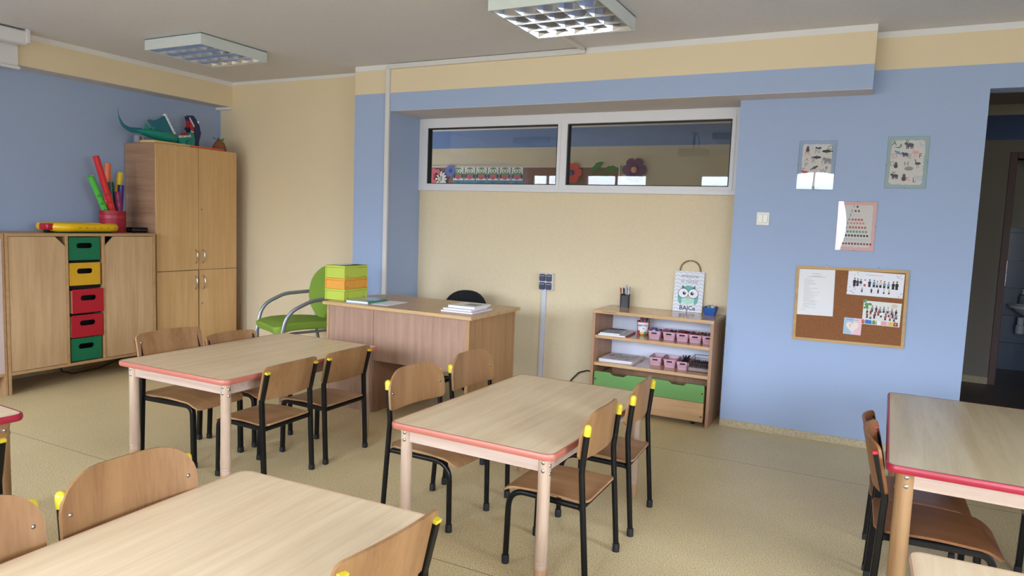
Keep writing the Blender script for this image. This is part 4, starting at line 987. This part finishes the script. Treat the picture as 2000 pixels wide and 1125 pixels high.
# ------------------------------------------------------------------ posters on the blue wall
def ragged(w, h, seed, n=14):
    random.seed(seed); pts = []
    c = rrect(w, h, .015, 2)
    for i in range(len(c)):
        a, b = Vector(c[i]), Vector(c[(i+1) % len(c)])
        m = max(1, int((b-a).length/.012))
        for k in range(m):
            p = a.lerp(b, k/m); pts.append((p.x+random.uniform(-.0025, .0025), p.y+random.uniform(-.0025, .0025)))
    return pts
def quad(mb, x, z, s0, mi, d=.0035, tusk=False):
    s = s0*1.3
    mb.flat(ell(x, z, s*.55, s*.32, 12), d, mi); mb.flat(ell(x-s*.55, z+s*.22, s*.26, s*.22, 10), d+.0002, mi)
    for k in (-.42, -.2, .2, .42): mb.flat([(x+k*s-.1*s, z), (x+k*s+.1*s, z), (x+k*s+.08*s, z-s*.62), (x+k*s-.08*s, z-s*.62)], d+.0001, mi)
    mb.flat([(x+s*.5, z+.1*s), (x+s*.75, z-.15*s), (x+s*.52, z)], d+.0001, mi)
    if tusk: mb.flat([(x-s*.72, z+.2*s), (x-s*.6, z+.2*s), (x-s*.78, z-.4*s), (x-s*.9, z-.3*s)], d+.0001, mi)
def fish(mb, x, z, s0, mi, rot=0., d=.0035):
    s = s0*1.3
    mb.flat(ell(x, z, s*.7, s*.22, 12, rot), d, mi)
    c, q = math.cos(rot), math.sin(rot)
    R = lambda u, v: (x+u*c-v*q, z+u*q+v*c)
    mb.flat([R(s*.6, 0), R(s*.95, s*.25), R(s*.85, 0), R(s*.95, -s*.2)], d+.0001, mi).flat([R(-.05*s, .15*s), R(.1*s, .45*s), R(.2*s, .12*s)], d+.0001, mi).flat([R(-.1*s, -.12*s), R(.0, -.42*s), R(.12*s, -.12*s)], d+.0001, mi)
def bird(mb, x, z, s0, mi, d=.0035):
    s = s0*1.25
    mb.flat(ell(x, z, s*.45, s*.22, 12), d, mi).flat([(x-.3*s, z), (x-.2*s, z+.1*s), (x-.35*s, z+.6*s), (x-.45*s, z+.55*s)], d+.0001, mi).flat(ell(x-.42*s, z+.6*s, .12*s, .09*s, 8), d+.0002, mi)
    for k in (-.1, .12): mb.flat([(x+k*s-.025*s, z-.1*s), (x+k*s+.025*s, z-.1*s), (x+k*s+.025*s, z-.75*s), (x+k*s-.025*s, z-.75*s)], d+.0001, mi)
def upright(mb, x, z, s0, mi, d=.0035):
    s = s0*1.3
    mb.flat(ell(x, z-.1*s, s*.34, s*.42, 12), d, mi).flat(ell(x, z+.4*s, .22*s, .2*s, 10), d+.0001, mi).flat([(x-.2*s, z+.5*s), (x-.15*s, z+.75*s), (x-.04*s, z+.55*s)], d+.0002, mi).flat([(x+.2*s, z+.5*s), (x+.15*s, z+.75*s), (x+.04*s, z+.55*s)], d+.0002, mi)
PI_ = ['dark', 'navy', 'grey', 'salmon', 'red', 'green', 'blue', 'black', 'pink', 'lgrey', 'leaf', 'wine']
pidx = {k: i for i, k in enumerate(PI_)}
def poster(label, x, z, w, h, tilt, border, seed, clip):
    t = thing('wall_poster', label, 'poster', (x, YR, z), 0, 'clip framed posters on the blue wall', (0, tilt, 0))
    obj('backing_shadow_rim', MB().box(-w/2-.0015, w/2+.0015, -.0022, 0, -h/2-.0015, h/2+.0015), m_grey, t)  # grey backing, oversized so its rim stands in for the edge shadow
    obj('print', MB().box(-w/2, w/2, -.003, -.0022, -h/2, h/2), mat('poster_border_%d' % seed, border, .6), t)
    obj('print_ground', MB().flat(ragged(w-.044, h-.046, seed), .0032), mat('poster_paper_%d' % seed, (214, 210, 206), .7), t, 0, 0)
    # acrylic sheet, slightly bowed off the wall
    rows = [[(-w/2+w*i/10, -.0062-.0006*math.sin(PI*i/10)*math.sin(PI*j/10), -h/2+h*j/10) for j in range(11)] for i in range(11)]
    obj('acrylic_cover', MB().sheet(rows, .0012), m_clear, t, 0, 60)
    for u, v in clip: obj('clip', MB().box(u*w/2-.003, u*w/2+.003, -.0095, 0, v*h/2-.003, v*h/2+.003), m_grey, t)
    return t
t = poster('animal alphabet poster with pale blue border, letters M to Z', -.388, 1.871, .228, .322, .008, (150, 170, 200), 3, ((-1, 0), (1, 0), (0, -1)))
a = MB()
u = .228/700; X = lambda px_: (px_-425)*u*1.; Z = lambda py_: (580-py_)*.322/880
for s, px_, py_, c in (('M', 235, 370, 'salmon'), ('N', 425, 335, 'grey'), ('O', 665, 270, 'green'), ('P', 230, 580, 'grey'), ('R', 365, 505, 'grey'), ('S', 535, 560, 'pink'), ('T', 180, 680, 'grey'), ('U', 405, 690, 'pink'), ('W', 560, 690, 'grey'), ('Y', 235, 865, 'lgrey'), ('Z', 490, 885, 'pink')):
    a.text(s, .042, X(px_), Z(py_), .0036, pidx[c])
upright(a, X(238), Z(295), .026, pidx['dark'])
a.flat([(X(370), Z(270)), (X(400), Z(250)), (X(440), Z(265)), (X(480), Z(245)), (X(500), Z(280)), (X(440), Z(295))], .0037, pidx['navy'])
fish(a, X(600), Z(330), .032, pidx['black']); fish(a, X(425), Z(440), .030, pidx['navy'], PI); quad(a, X(635), Z(490), .032, pidx['grey'], .0037, True)
a.flat([(X(190), Z(520)), (X(240), Z(450)), (X(275), Z(520)), (X(240), Z(480))], .0037, pidx['grey'])
fish(a, X(400), Z(625), .026, pidx['dark'], PI+.5); quad(a, X(225), Z(715), .026, pidx['red']); a.flat(ell(X(620), Z(625), .008, .010, 8), .0037, pidx['grey'])
bird(a, X(590), Z(880), .02, pidx['lgrey'])
obj('lettering', a, [ink[k] for k in PI_], t, 0, 0)
t = poster('animal alphabet poster with grey green border, letters A to L', .143, 1.886, .230, .325, .0, (152, 178, 180), 4, ((-1, -.1), (1, 0), (0, -1)))
a = MB()
X = lambda px_, py_=600: (px_-490+(py_-590)*.10)*.230/760; Z = lambda py_: (590-py_)*.325/930
for s, px_, py_, c in (('A', 265, 245, 'dark'), ('B', 505, 225, 'green'), ('C', 715, 285, 'lgrey'), ('D', 265, 475, 'salmon'), ('E', 545, 485, 'grey'), ('F', 740, 475, 'dark'), ('G', 215, 615, 'grey'), ('H', 480, 615, 'green'), ('K', 500, 890, 'salmon'), ('L', 620, 910, 'black')):
    a.text(s, .041, X(px_, py_), Z(py_), .0036, pidx[c])
a.flat([(X(265, 290), Z(300)), (X(330, 290), Z(310)), (X(375, 290), Z(290)), (X(365, 250), Z(250)), (X(400, 260), Z(255)), (X(405, 290), Z(300)), (X(350, 330), Z(335)), (X(300, 320), Z(325))], .0037, pidx['green'])
quad(a, X(550, 280), Z(275), .030, pidx['dark']); bird(a, X(780, 270), Z(280), .03, pidx['lgrey'])
fish(a, X(325, 410), Z(410), .026, pidx['blue'], -.5); quad(a, X(465, 450), Z(440), .022, pidx['dark']); bird(a, X(655, 410), Z(410), .034, pidx['pink'])
upright(a, X(285, 640), Z(645), .026, pidx['navy']); a.flat(ell(X(525, 695), Z(700), .025, .013, 14), .0037, pidx['grey'])
bird(a, X(690, 600), Z(610), .03, pidx['dark']); quad(a, X(265, 840), Z(830), .026, pidx['dark']); a.flat([(X(205, 750), Z(745)), (X(240, 780), Z(790)), (X(300, 750), Z(745)), (X(245, 790), Z(770))], .0038, pidx['dark'])
upright(a, X(430, 870), Z(870), .030, pidx['dark']); quad(a, X(700, 870), Z(860), .028, pidx['lgrey'])
obj('lettering', a, [ink[k] for k in PI_], t, 0, 0)
t = poster('counting poster with pink border, numbers 1 to 10', -.118, 1.472, .230, .322, .0, (218, 174, 172), 5, ((0, 1), (1, 0), (0, -1)))
a = MB()
X = lambda px_, py_=560: (px_-465+(py_-555)*.085)*.230/740; Z = lambda py_: (555-py_)*.322/930
for n, (px_, py_, c) in enumerate(((497, 188, 'dark'), (490, 268, 'wine'), (490, 350, 'lgrey'), (490, 432, 'red'), (490, 500, 'salmon'), (495, 580, 'red'), (480, 660, 'green'), (475, 735, 'black'), (470, 810, 'lgrey'), (475, 890, 'brown' if False else 'wine'))):
    n += 1; st = 58 if n > 3 else 62
    x0 = px_-(n-1)*st/2
    for k in range(n):
        a.flat(ell(X(x0+k*st, py_), Z(py_), .0068 if n != 3 else .004, .0078, 9, .5), .0037, pidx[c])
    a.text(str(n), .026, X(x0-68, py_), Z(py_), .0037, pidx['dark' if n < 8 else 'grey'])
obj('lettering', a, [ink[k] for k in PI_], t, 0, 0)

# ------------------------------------------------------------------ cork board and what is pinned to it
CX, CZ = -.121, .942
t = thing('cork_board', 'wood framed cork board on the blue wall below the posters', 'notice board', (CX, YR, CZ), 0, None, (0, -.012, 0))
w, hh = .672, .508
obj('cork', MB().box(-w/2+.01, w/2-.01, -.012, 0, -hh/2+.01, hh/2-.01), noisy('cork', (150, 98, 60), (128, 80, 46), 220, .85, .2), t)
obj('frame', MB().prism([(-w/2, -hh/2), (w/2, -hh/2), (w/2, hh/2), (-w/2, hh/2)], -.018, -.001, 'XZ', 0, [[(-w/2+.018, -hh/2+.018), (w/2-.018, -hh/2+.018), (w/2-.018, hh/2-.018), (-w/2+.018, hh/2-.018)]]), wood('board_frame', (196, 160, 104), (178, 140, 86), 'X', .5, 24), t)
for x in (-.15, .16): obj('hanger', MB().lathe([(.0035, 0), (.0035, -.003)], (x, 0, hh/2+.007), 10, 0, 'Y').box(x-.003, x+.003, -.003, 0, hh/2-.002, hh/2+.01), m_chrome, t)
def pinned(name, label, x, z, w, h, tilt, m=None, cat='paper'):
    t = thing(name, label, cat, (x, YR-.0122, z), 0, None, (0, tilt, 0))
    obj('sheet', MB().box(-w/2, w/2, -.0012, 0, -h/2, h/2), m or m_paper, t)
    return t
t = pinned('paper_notice', 'white printed sheet pinned at the left of the cork board', -.330, 1.017, .228, .312, -.020)
a = MB()
def line(x0, x1, z, th=.0016, mi=0): a.flat([(x0, z), (x1, z), (x1, z+th), (x0, z+th)], .0014, mi)
line(-.025, .025, .125, .0022); line(-.03, .03, .110, .0022); line(-.055, .055, .104, .002)
random.seed(3)
for k in range(23): line(-.075, -.075+random.uniform(.03, .10), .088-k*.0088, .0013)
line(-.085, -.06, -.122)
obj('lettering', a, [ink['grey']], t, 0, 0)
GP = ['black', 'navy', 'dark', 'skin', 'white', 'red', 'lgrey', 'grey', 'blue', 'leaf', 'pink', 'yellow', 'bblue', 'wine', 'orange', 'green', 'brown', 'beige']
gi = {k: i for i, k in enumerate(GP)}
def fig(mb, x, z, s, c, leg='black', seat=False):
    mb.flat([(x-.34*s, z), (x-.42*s, z+.55*s), (x-.2*s, z+.95*s), (x+.2*s, z+.95*s), (x+.42*s, z+.55*s), (x+.34*s, z)], .0015, gi[c])
    mb.flat([(x-.34*s, z-.8*s), (x-.3*s, z+.05*s), (x+.3*s, z+.05*s), (x+.34*s, z-.8*s)], .0014, gi[leg])
    mb.flat(ell(x, z+1.2*s, .2*s, .26*s, 10), .0017, gi['skin']); mb.flat(ell(x, z+1.34*s, .22*s, .17*s, 10), .0018, gi[random.choice(('brown', 'dark', 'black'))])
t = pinned('group_photo', 'wide white group photo pinned at the top of the cork board', .024, 1.097, .327, .157, .014, mat('photo_white', (226, 224, 230), .3), 'photo')
a = MB(); random.seed(11)
W_, H_ = .327, .157
fx = lambda px_: (px_-565)*W_/880; fz = lambda py_: (285-py_)*H_/395
for px_, py_, s, c, lg in ((235, 290, .025, 'black', 'black'), (285, 290, .022, 'navy', 'black'), (335, 290, .020, 'black', 'lgrey'), (400, 290, .020, 'white', 'red'), (475, 290, .022, 'navy', 'black'), (545, 290, .021, 'blue', 'black'), (595, 295, .019, 'lgrey', 'black'), (648, 290, .021, 'beige', 'black'), (708, 295, .020, 'blue', 'black'), (772, 300, .019, 'grey', 'black'), (845, 300, .023, 'black', 'black'), (900, 300, .024, 'black', 'black')): fig(a, fx(px_), fz(py_), s, c, lg)
for px_, c in ((365, 'grey'), (515, 'black'), (620, 'navy'), (710, 'lgrey'), (790, 'yellow')): fig(a, fx(px_), fz(400), .014, c)
for k in range(40):
    px_, py_ = random.choice(((random.uniform(135, 300), random.uniform(80, 160)), (random.uniform(130, 270), random.uniform(350, 470)), (random.uniform(880, 990), random.uniform(110, 180)), (random.uniform(900, 990), random.uniform(400, 480))))
    a.flat(ell(fx(px_), fz(py_), random.uniform(.0015, .004), random.uniform(.0015, .003), 7), .0019, gi[random.choice(('dark', 'grey', 'brown', 'lgrey'))])
a.flat([(-.06, .058), (.04, .058), (.04, .060), (-.06, .060)], .0019, gi['grey'])
obj('photo_print', a, [ink[k] for k in GP], t, 0, 0)
t = pinned('group_photo', 'colourful group photo with flowers along its edge, lower on the cork board', .075, .908, .220, .155, .014, mat('photo_pale', (222, 220, 214), .3), 'photo')
a = MB(); random.seed(12); W_, H_ = .220, .155
fx = lambda px_: (px_-660)*W_/600; fz = lambda py_: (745-py_)*H_/380
for k in range(16): a.flat(ell(fx(random.uniform(365, 470)), fz(random.uniform(550, 680)), random.uniform(.006, .012), random.uniform(.005, .009), 8), .0013+.00002*k, gi[random.choice(('leaf', 'green', 'leaf'))])
a.flat(ell(fx(850), fz(605), .020, .013, 14), .0013, gi['beige'])
for px_, py_, c in ((505, 660, 'green'), (570, 660, 'dark'), (630, 670, 'grey'), (690, 660, 'grey'), (755, 665, 'lgrey'), (818, 680, 'grey'), (885, 690, 'black')): fig(a, fx(px_), fz(py_+30), .018, c)
for px_, py_, c in ((430, 740, 'dark'), (487, 740, 'wine'), (560, 745, 'red'), (610, 735, 'red'), (655, 760, 'white'), (730, 745, 'grey'), (775, 745, 'pink'), (835, 755, 'wine'), (895, 770, 'grey'), (435, 790, 'brown'), (490, 800, 'beige'), (550, 790, 'dark'), (725, 800, 'red'), (800, 800, 'pink'), (865, 810, 'grey')): fig(a, fx(px_), fz(py_+10), .017, c, 'dark')
for x0, x1, c in ((360, 400, 'wine'), (410, 520, 'bblue'), (525, 580, 'leaf'), (585, 600, 'wine'), (600, 660, 'white'), (665, 760, 'pink'), (765, 800, 'beige'), (795, 860, 'yellow'), (860, 935, 'wine')): a.flat([(fx(x0), fz(925)), (fx(x1), fz(925)), (fx(x1-6), fz(865)), (fx(x0+6), fz(860))], .0022, gi[c])
for px_ in (380, 895): a.flat(ell(fx(px_), fz(890), .010, .010, 10), .0024, gi['red']).flat(ell(fx(px_), fz(890), .004, .004, 8), .0026, gi['yellow'])
obj('photo_print', a, [ink[k] for k in GP], t, 0, 0)
t = pinned('greeting_card', 'small pastel card with a heart pinned at the bottom of the cork board', -.089, .8095, .107, .111, .012, mat('card_lilac', (214, 204, 222), .5), 'card')
a = MB()
a.flat([(-.0535, -.0555), (-.008, -.0555), (.004, .0555), (-.0535, .0555)], .0013, 1).flat([(.0535, -.0555), (.0535, .0555), (.020, .0555), (.010, -.0555)], .0013, 2)
hp = [(.038*(math.sin(q)**3), .0025*(13*math.cos(q)-5*math.cos(2*q)-2*math.cos(3*q)-math.cos(4*q))-.002) for q in [2*PI*k/28 for k in range(28)]]
a.flat([(x*1.06, z*1.06) for x, z in hp], .0015, 3).flat(hp, .0017, 0).flat(ell(-.014, .006, .008, .016, 10), .0019, 2).flat([(-.04, .041), (.035, .041), (.035, .044), (-.04, .044)], .0019, 4)
obj('card_print', a, [ink['cream'], mat('card_pale_blue', (168, 192, 214), .6), mat('card_pale_pink', (238, 190, 202), .6), ink['lgrey'], ink['grey']], t, 0, 0)

# ------------------------------------------------------------------ seen through the transom: board, owl cards, paper flowers
t = thing('notice_board', 'long brown board on the corridor wall behind the transom', 'notice board', (-3.75, YK, 1.72), 0)
obj('board', MB().box(-1.75, .95, -.02, 0, -.5, .39), noisy('brown_board', (132, 98, 84), (120, 86, 74), 40, .8), t)
obj('frame', MB().box(-1.77, .97, -.026, 0, .39, .415).box(.95, .97, -.026, 0, -.5, .39), mat('pale_frame', (206, 188, 178), .5), t)
for i in range(6):
    x = -5.055+i*.178
    t = thing('owl_card', ('owl card next to the white paper daisy', 'second owl card from the daisy', 'third owl card from the daisy', 'fourth owl card from the daisy', 'fifth owl card from the daisy', 'last owl card of the row, farthest from the daisy')[i], 'card', (x, YK-.021, 1.965), 0, 'owl cards on the corridor board')
    obj('card', MB().box(-.080, .080, -.002, 0, -.16, .155), m_paper, t)
    a = MB()
    a.flat(ell(0, .065, .062, .085, 16), .0025, 0).flat(ell(-.062, -.01, .018, .05, 10), .0026, 1).flat(ell(.062, -.01, .018, .05, 10), .0026, 1).flat(ell(0, -.022, .046, .048, 14), .003, 2)
    for s in (-1, 1): a.flat(ell(s*.027, .082, .027, .031, 14), .0035, 3).flat(ell(s*.022, .080, .010, .014, 10), .004, 4)
    a.flat([(-.078, -.157), (.078, -.157), (.078, -.082), (-.078, -.082)], .003, 5).text(('W', 'I', 'T', 'A', 'J', 'D')[i], .055, 0, -.118, .0036, 4)
    t.scale = (1, 1, .74); t.location.z += .04
    obj('owl_print', a, [ink['leaf'], ink['navy'], ink['red'], ink['white'], ink['black'], mat('card_blue_%d' % i, (40, 120, 150), .6)], t, 0, 0)
def flower(label, x, z, r, n, pet, mid, kind=0, d=.03):
    t = thing('paper_flower', label, 'paper flower', (x, YK-.03, z), 0, 'paper flowers on the corridor board')
    m = mat('petal_%d' % int(abs(x*1000)), pet, .7)
    p = MB()
    for k in range(n):
        a = 2*PI*k/n; c, s = math.cos(a), math.sin(a)
        wd = PI/n*(1.25 if kind == 0 else 1.0)*r*.75
        o = [(.12*r, 0), (.55*r, -wd*.9), (.9*r, -wd*.6), (r, 0), (.9*r, wd*.6), (.55*r, wd*.9)]
        p.prism([(u*c-v*s, u*s+v*c) for u, v in o], -.012-.004*(k % 2), -.010-.004*(k % 2), 'XZ')
    obj('petal', p, m, t, 0, 0)
    obj('center', MB().ball((0, -.018, 0), r*.26, 0, (1, .4, 1)), mat('flower_mid_%d' % int(abs(x*1000)), mid, .7), t)
flower('pink red paper flower at the left end of the transom', -5.42, 1.99, .115, 7, (206, 92, 104), (170, 40, 60))
flower('white paper daisy in the transom beside the owl cards', -5.335, 1.955, .112, 14, (226, 228, 236), (206, 186, 120), 1)
flower('blue violet paper flower in the transom above the daisy', -5.175, 2.065, .088, 16, (98, 112, 182), (70, 84, 160), 1)
flower('red paper flower at the left of the right transom pane', -3.40, 2.045, .135, 6, (206, 70, 60), (60, 60, 120))
flower('purple paper flower with a peach heart in the right transom pane', -2.60, 2.08, .15, 6, (104, 62, 104), (206, 140, 120))
t = thing('paper_leaf', 'green paper leaf sprig in the right transom pane', 'paper leaf', (-2.98, YK-.02, 2.07), 0)
lf = MB()
for cx_, cz_, a in ((-.09, .055, .7), (.10, .02, -.1), (-.0, -.07, .2)):
    o = [(-.10, 0), (-.05, .035), (-.02, .03), (.0, .045), (.04, .03), (.09, 0), (.04, -.03), (.0, -.045), (-.02, -.03), (-.05, -.035)]
    lf.prism([(cx_+u*math.cos(a)-v*math.sin(a), cz_+u*math.sin(a)+v*math.cos(a)) for u, v in o], -.008, -.005, 'XZ')
obj('leaf', lf, mat('paper_leaf_green', (52, 118, 52), .7), t)
obj('stem', MB().sweep([(-.2, -.006, -.06), (-.05, -.006, 0), (.05, -.006, .03)], .006), MATS['paper_leaf_green'], t)
# washroom sink seen through the doorway
m_por = mat('porcelain', (214, 218, 226), .2)
t = thing('wash_basin', 'white wash basin with drain trap in the dark washroom beyond the doorway', 'sink', (1.56, 9.285, 0), 0)
bs = MB().prism(rrect(.46, .36, .12, 6, 0, -.18), .70, .735, 'XY', 0, [rrect(.36, .24, .10, 6, 0, -.19)]).lathe([(.06, .60), (.17, .66), (.20, .70)], (0, -.18, 0), 20)
obj('basin', bs, m_por, t, .006)
obj('trap', MB().lathe([(.03, .60), (.03, .52), (.042, .51), (.042, .43), (.03, .42)], (-.11, -.15, 0), 14), m_por, t)
obj('tap', MB().sweep(fillet([(0, -.05, .735), (0, -.05, .83), (0, -.16, .82)], .03, 4), .012), m_chrome, t)
t = thing('soap_dispenser', 'pump soap bottle standing on the wash basin', 'soap bottle', (1.46, 9.235, .735), 0)
obj('bottle', MB().lathe([(.032, 0), (.034, .01), (.034, .09), (.014, .11)], (0, 0, 0), 16), mat('bottle_grey', (120, 128, 140), .3), t)
obj('pump', MB().lathe([(.012, .11), (.012, .13), (.004, .132), (.004, .15)], (0, 0, 0), 10).box(-.006, .03, -.006, .006, .148, .158), m_pvc, t)

# ------------------------------------------------------------------ light
wd = bpy.data.worlds.new('overcast_sky'); SC.world = wd; wd.use_nodes = True
bg = wd.node_tree.nodes['Background']; bg.inputs['Strength'].default_value = 31.5
tcw = wd.node_tree.nodes.new('ShaderNodeTexCoord'); spw = wd.node_tree.nodes.new('ShaderNodeSeparateXYZ'); mrw = wd.node_tree.nodes.new('ShaderNodeMapRange'); rpw = wd.node_tree.nodes.new('ShaderNodeValToRGB')
mrw.inputs[1].default_value = -1.; mrw.inputs[2].default_value = 1.
e = rpw.color_ramp.elements; e[0].position = .47; e[0].color = (.33, .34, .34, 1); e[1].position = 1.; e[1].color = (1.45, 1.62, 1.92, 1)
x = e.new(.525); x.color = (.44, .47, .52, 1)
x = e.new(.60); x.color = (1.05, 1.16, 1.34, 1)
for a, b in ((tcw.outputs['Generated'], spw.inputs[0]), (spw.outputs['Z'], mrw.inputs[0]), (mrw.outputs[0], rpw.inputs[0]), (rpw.outputs[0], bg.inputs['Color'])): wd.node_tree.links.new(a, b)
for k, (a, b) in enumerate(WINS):
    la = bpy.data.lights.new('window_portal', 'AREA'); la.shape = 'RECTANGLE'; la.size = b-a; la.size_y = WZ1-WZ0; la.cycles.is_portal = True
    o = bpy.data.objects.new('window_portal', la); COL.objects.link(o); o.location = ((a+b)/2, YF-.21, (WZ0+WZ1)/2); o.rotation_euler = (PI/2, 0, 0)
for k, (a, b) in enumerate(EW):
    la = bpy.data.lights.new('window_portal', 'AREA'); la.shape = 'RECTANGLE'; la.size = b-a; la.size_y = WZ1-WZ0; la.cycles.is_portal = True
    o = bpy.data.objects.new('window_portal', la); COL.objects.link(o); o.location = (XE+.16, (a+b)/2, (WZ0+WZ1)/2); o.rotation_euler = (PI/2, 0, PI/2)
la = bpy.data.lights.new('corridor_fill_light', 'AREA'); la.shape = 'RECTANGLE'; la.size = 1.6; la.size_y = 1.4; la.energy = 26.; la.color = (.92, .96, 1)  # fill light added at the corridor end to brighten the view through the transom
o = bpy.data.objects.new('corridor_fill_light', la); COL.objects.link(o); o.location = (-6.42, 7.0, 1.5); o.rotation_euler = (PI/2, 0, -PI/2)

# ------------------------------------------------------------------ camera
F, YAW, PIT, ROL = 1373.806, .47247, -.09467, .03763
cam = bpy.data.cameras.new('camera'); co = bpy.data.objects.new('camera', cam); COL.objects.link(co)
cam.sensor_fit = 'HORIZONTAL'; cam.sensor_width = 36.; cam.lens = F*36/2000; cam.clip_start = .02
fw = Vector((-math.sin(YAW)*math.cos(PIT), math.cos(YAW)*math.cos(PIT), math.sin(PIT)))
rt = Vector((math.cos(YAW), math.sin(YAW), 0)); up = rt.cross(fw)
r2 = rt*math.cos(ROL)+up*math.sin(ROL); u2 = up*math.cos(ROL)-rt*math.sin(ROL)
M = Matrix((r2, u2, -fw)).transposed().to_4x4(); M.translation = (0, 0, 1.42)
co.matrix_world = M
SC.camera = co
vs = SC.view_settings
vs.view_transform = 'Standard'; vs.look = 'None'; vs.exposure = 0.; vs.gamma = 1.; vs.use_curve_mapping = False
SC.cycles.max_bounces = 10; SC.cycles.diffuse_bounces = 6; SC.cycles.glossy_bounces = 4; SC.cycles.transparent_max_bounces = 12
SC.cycles.sample_clamp_indirect = 6.
SC.cycles.use_denoising = True
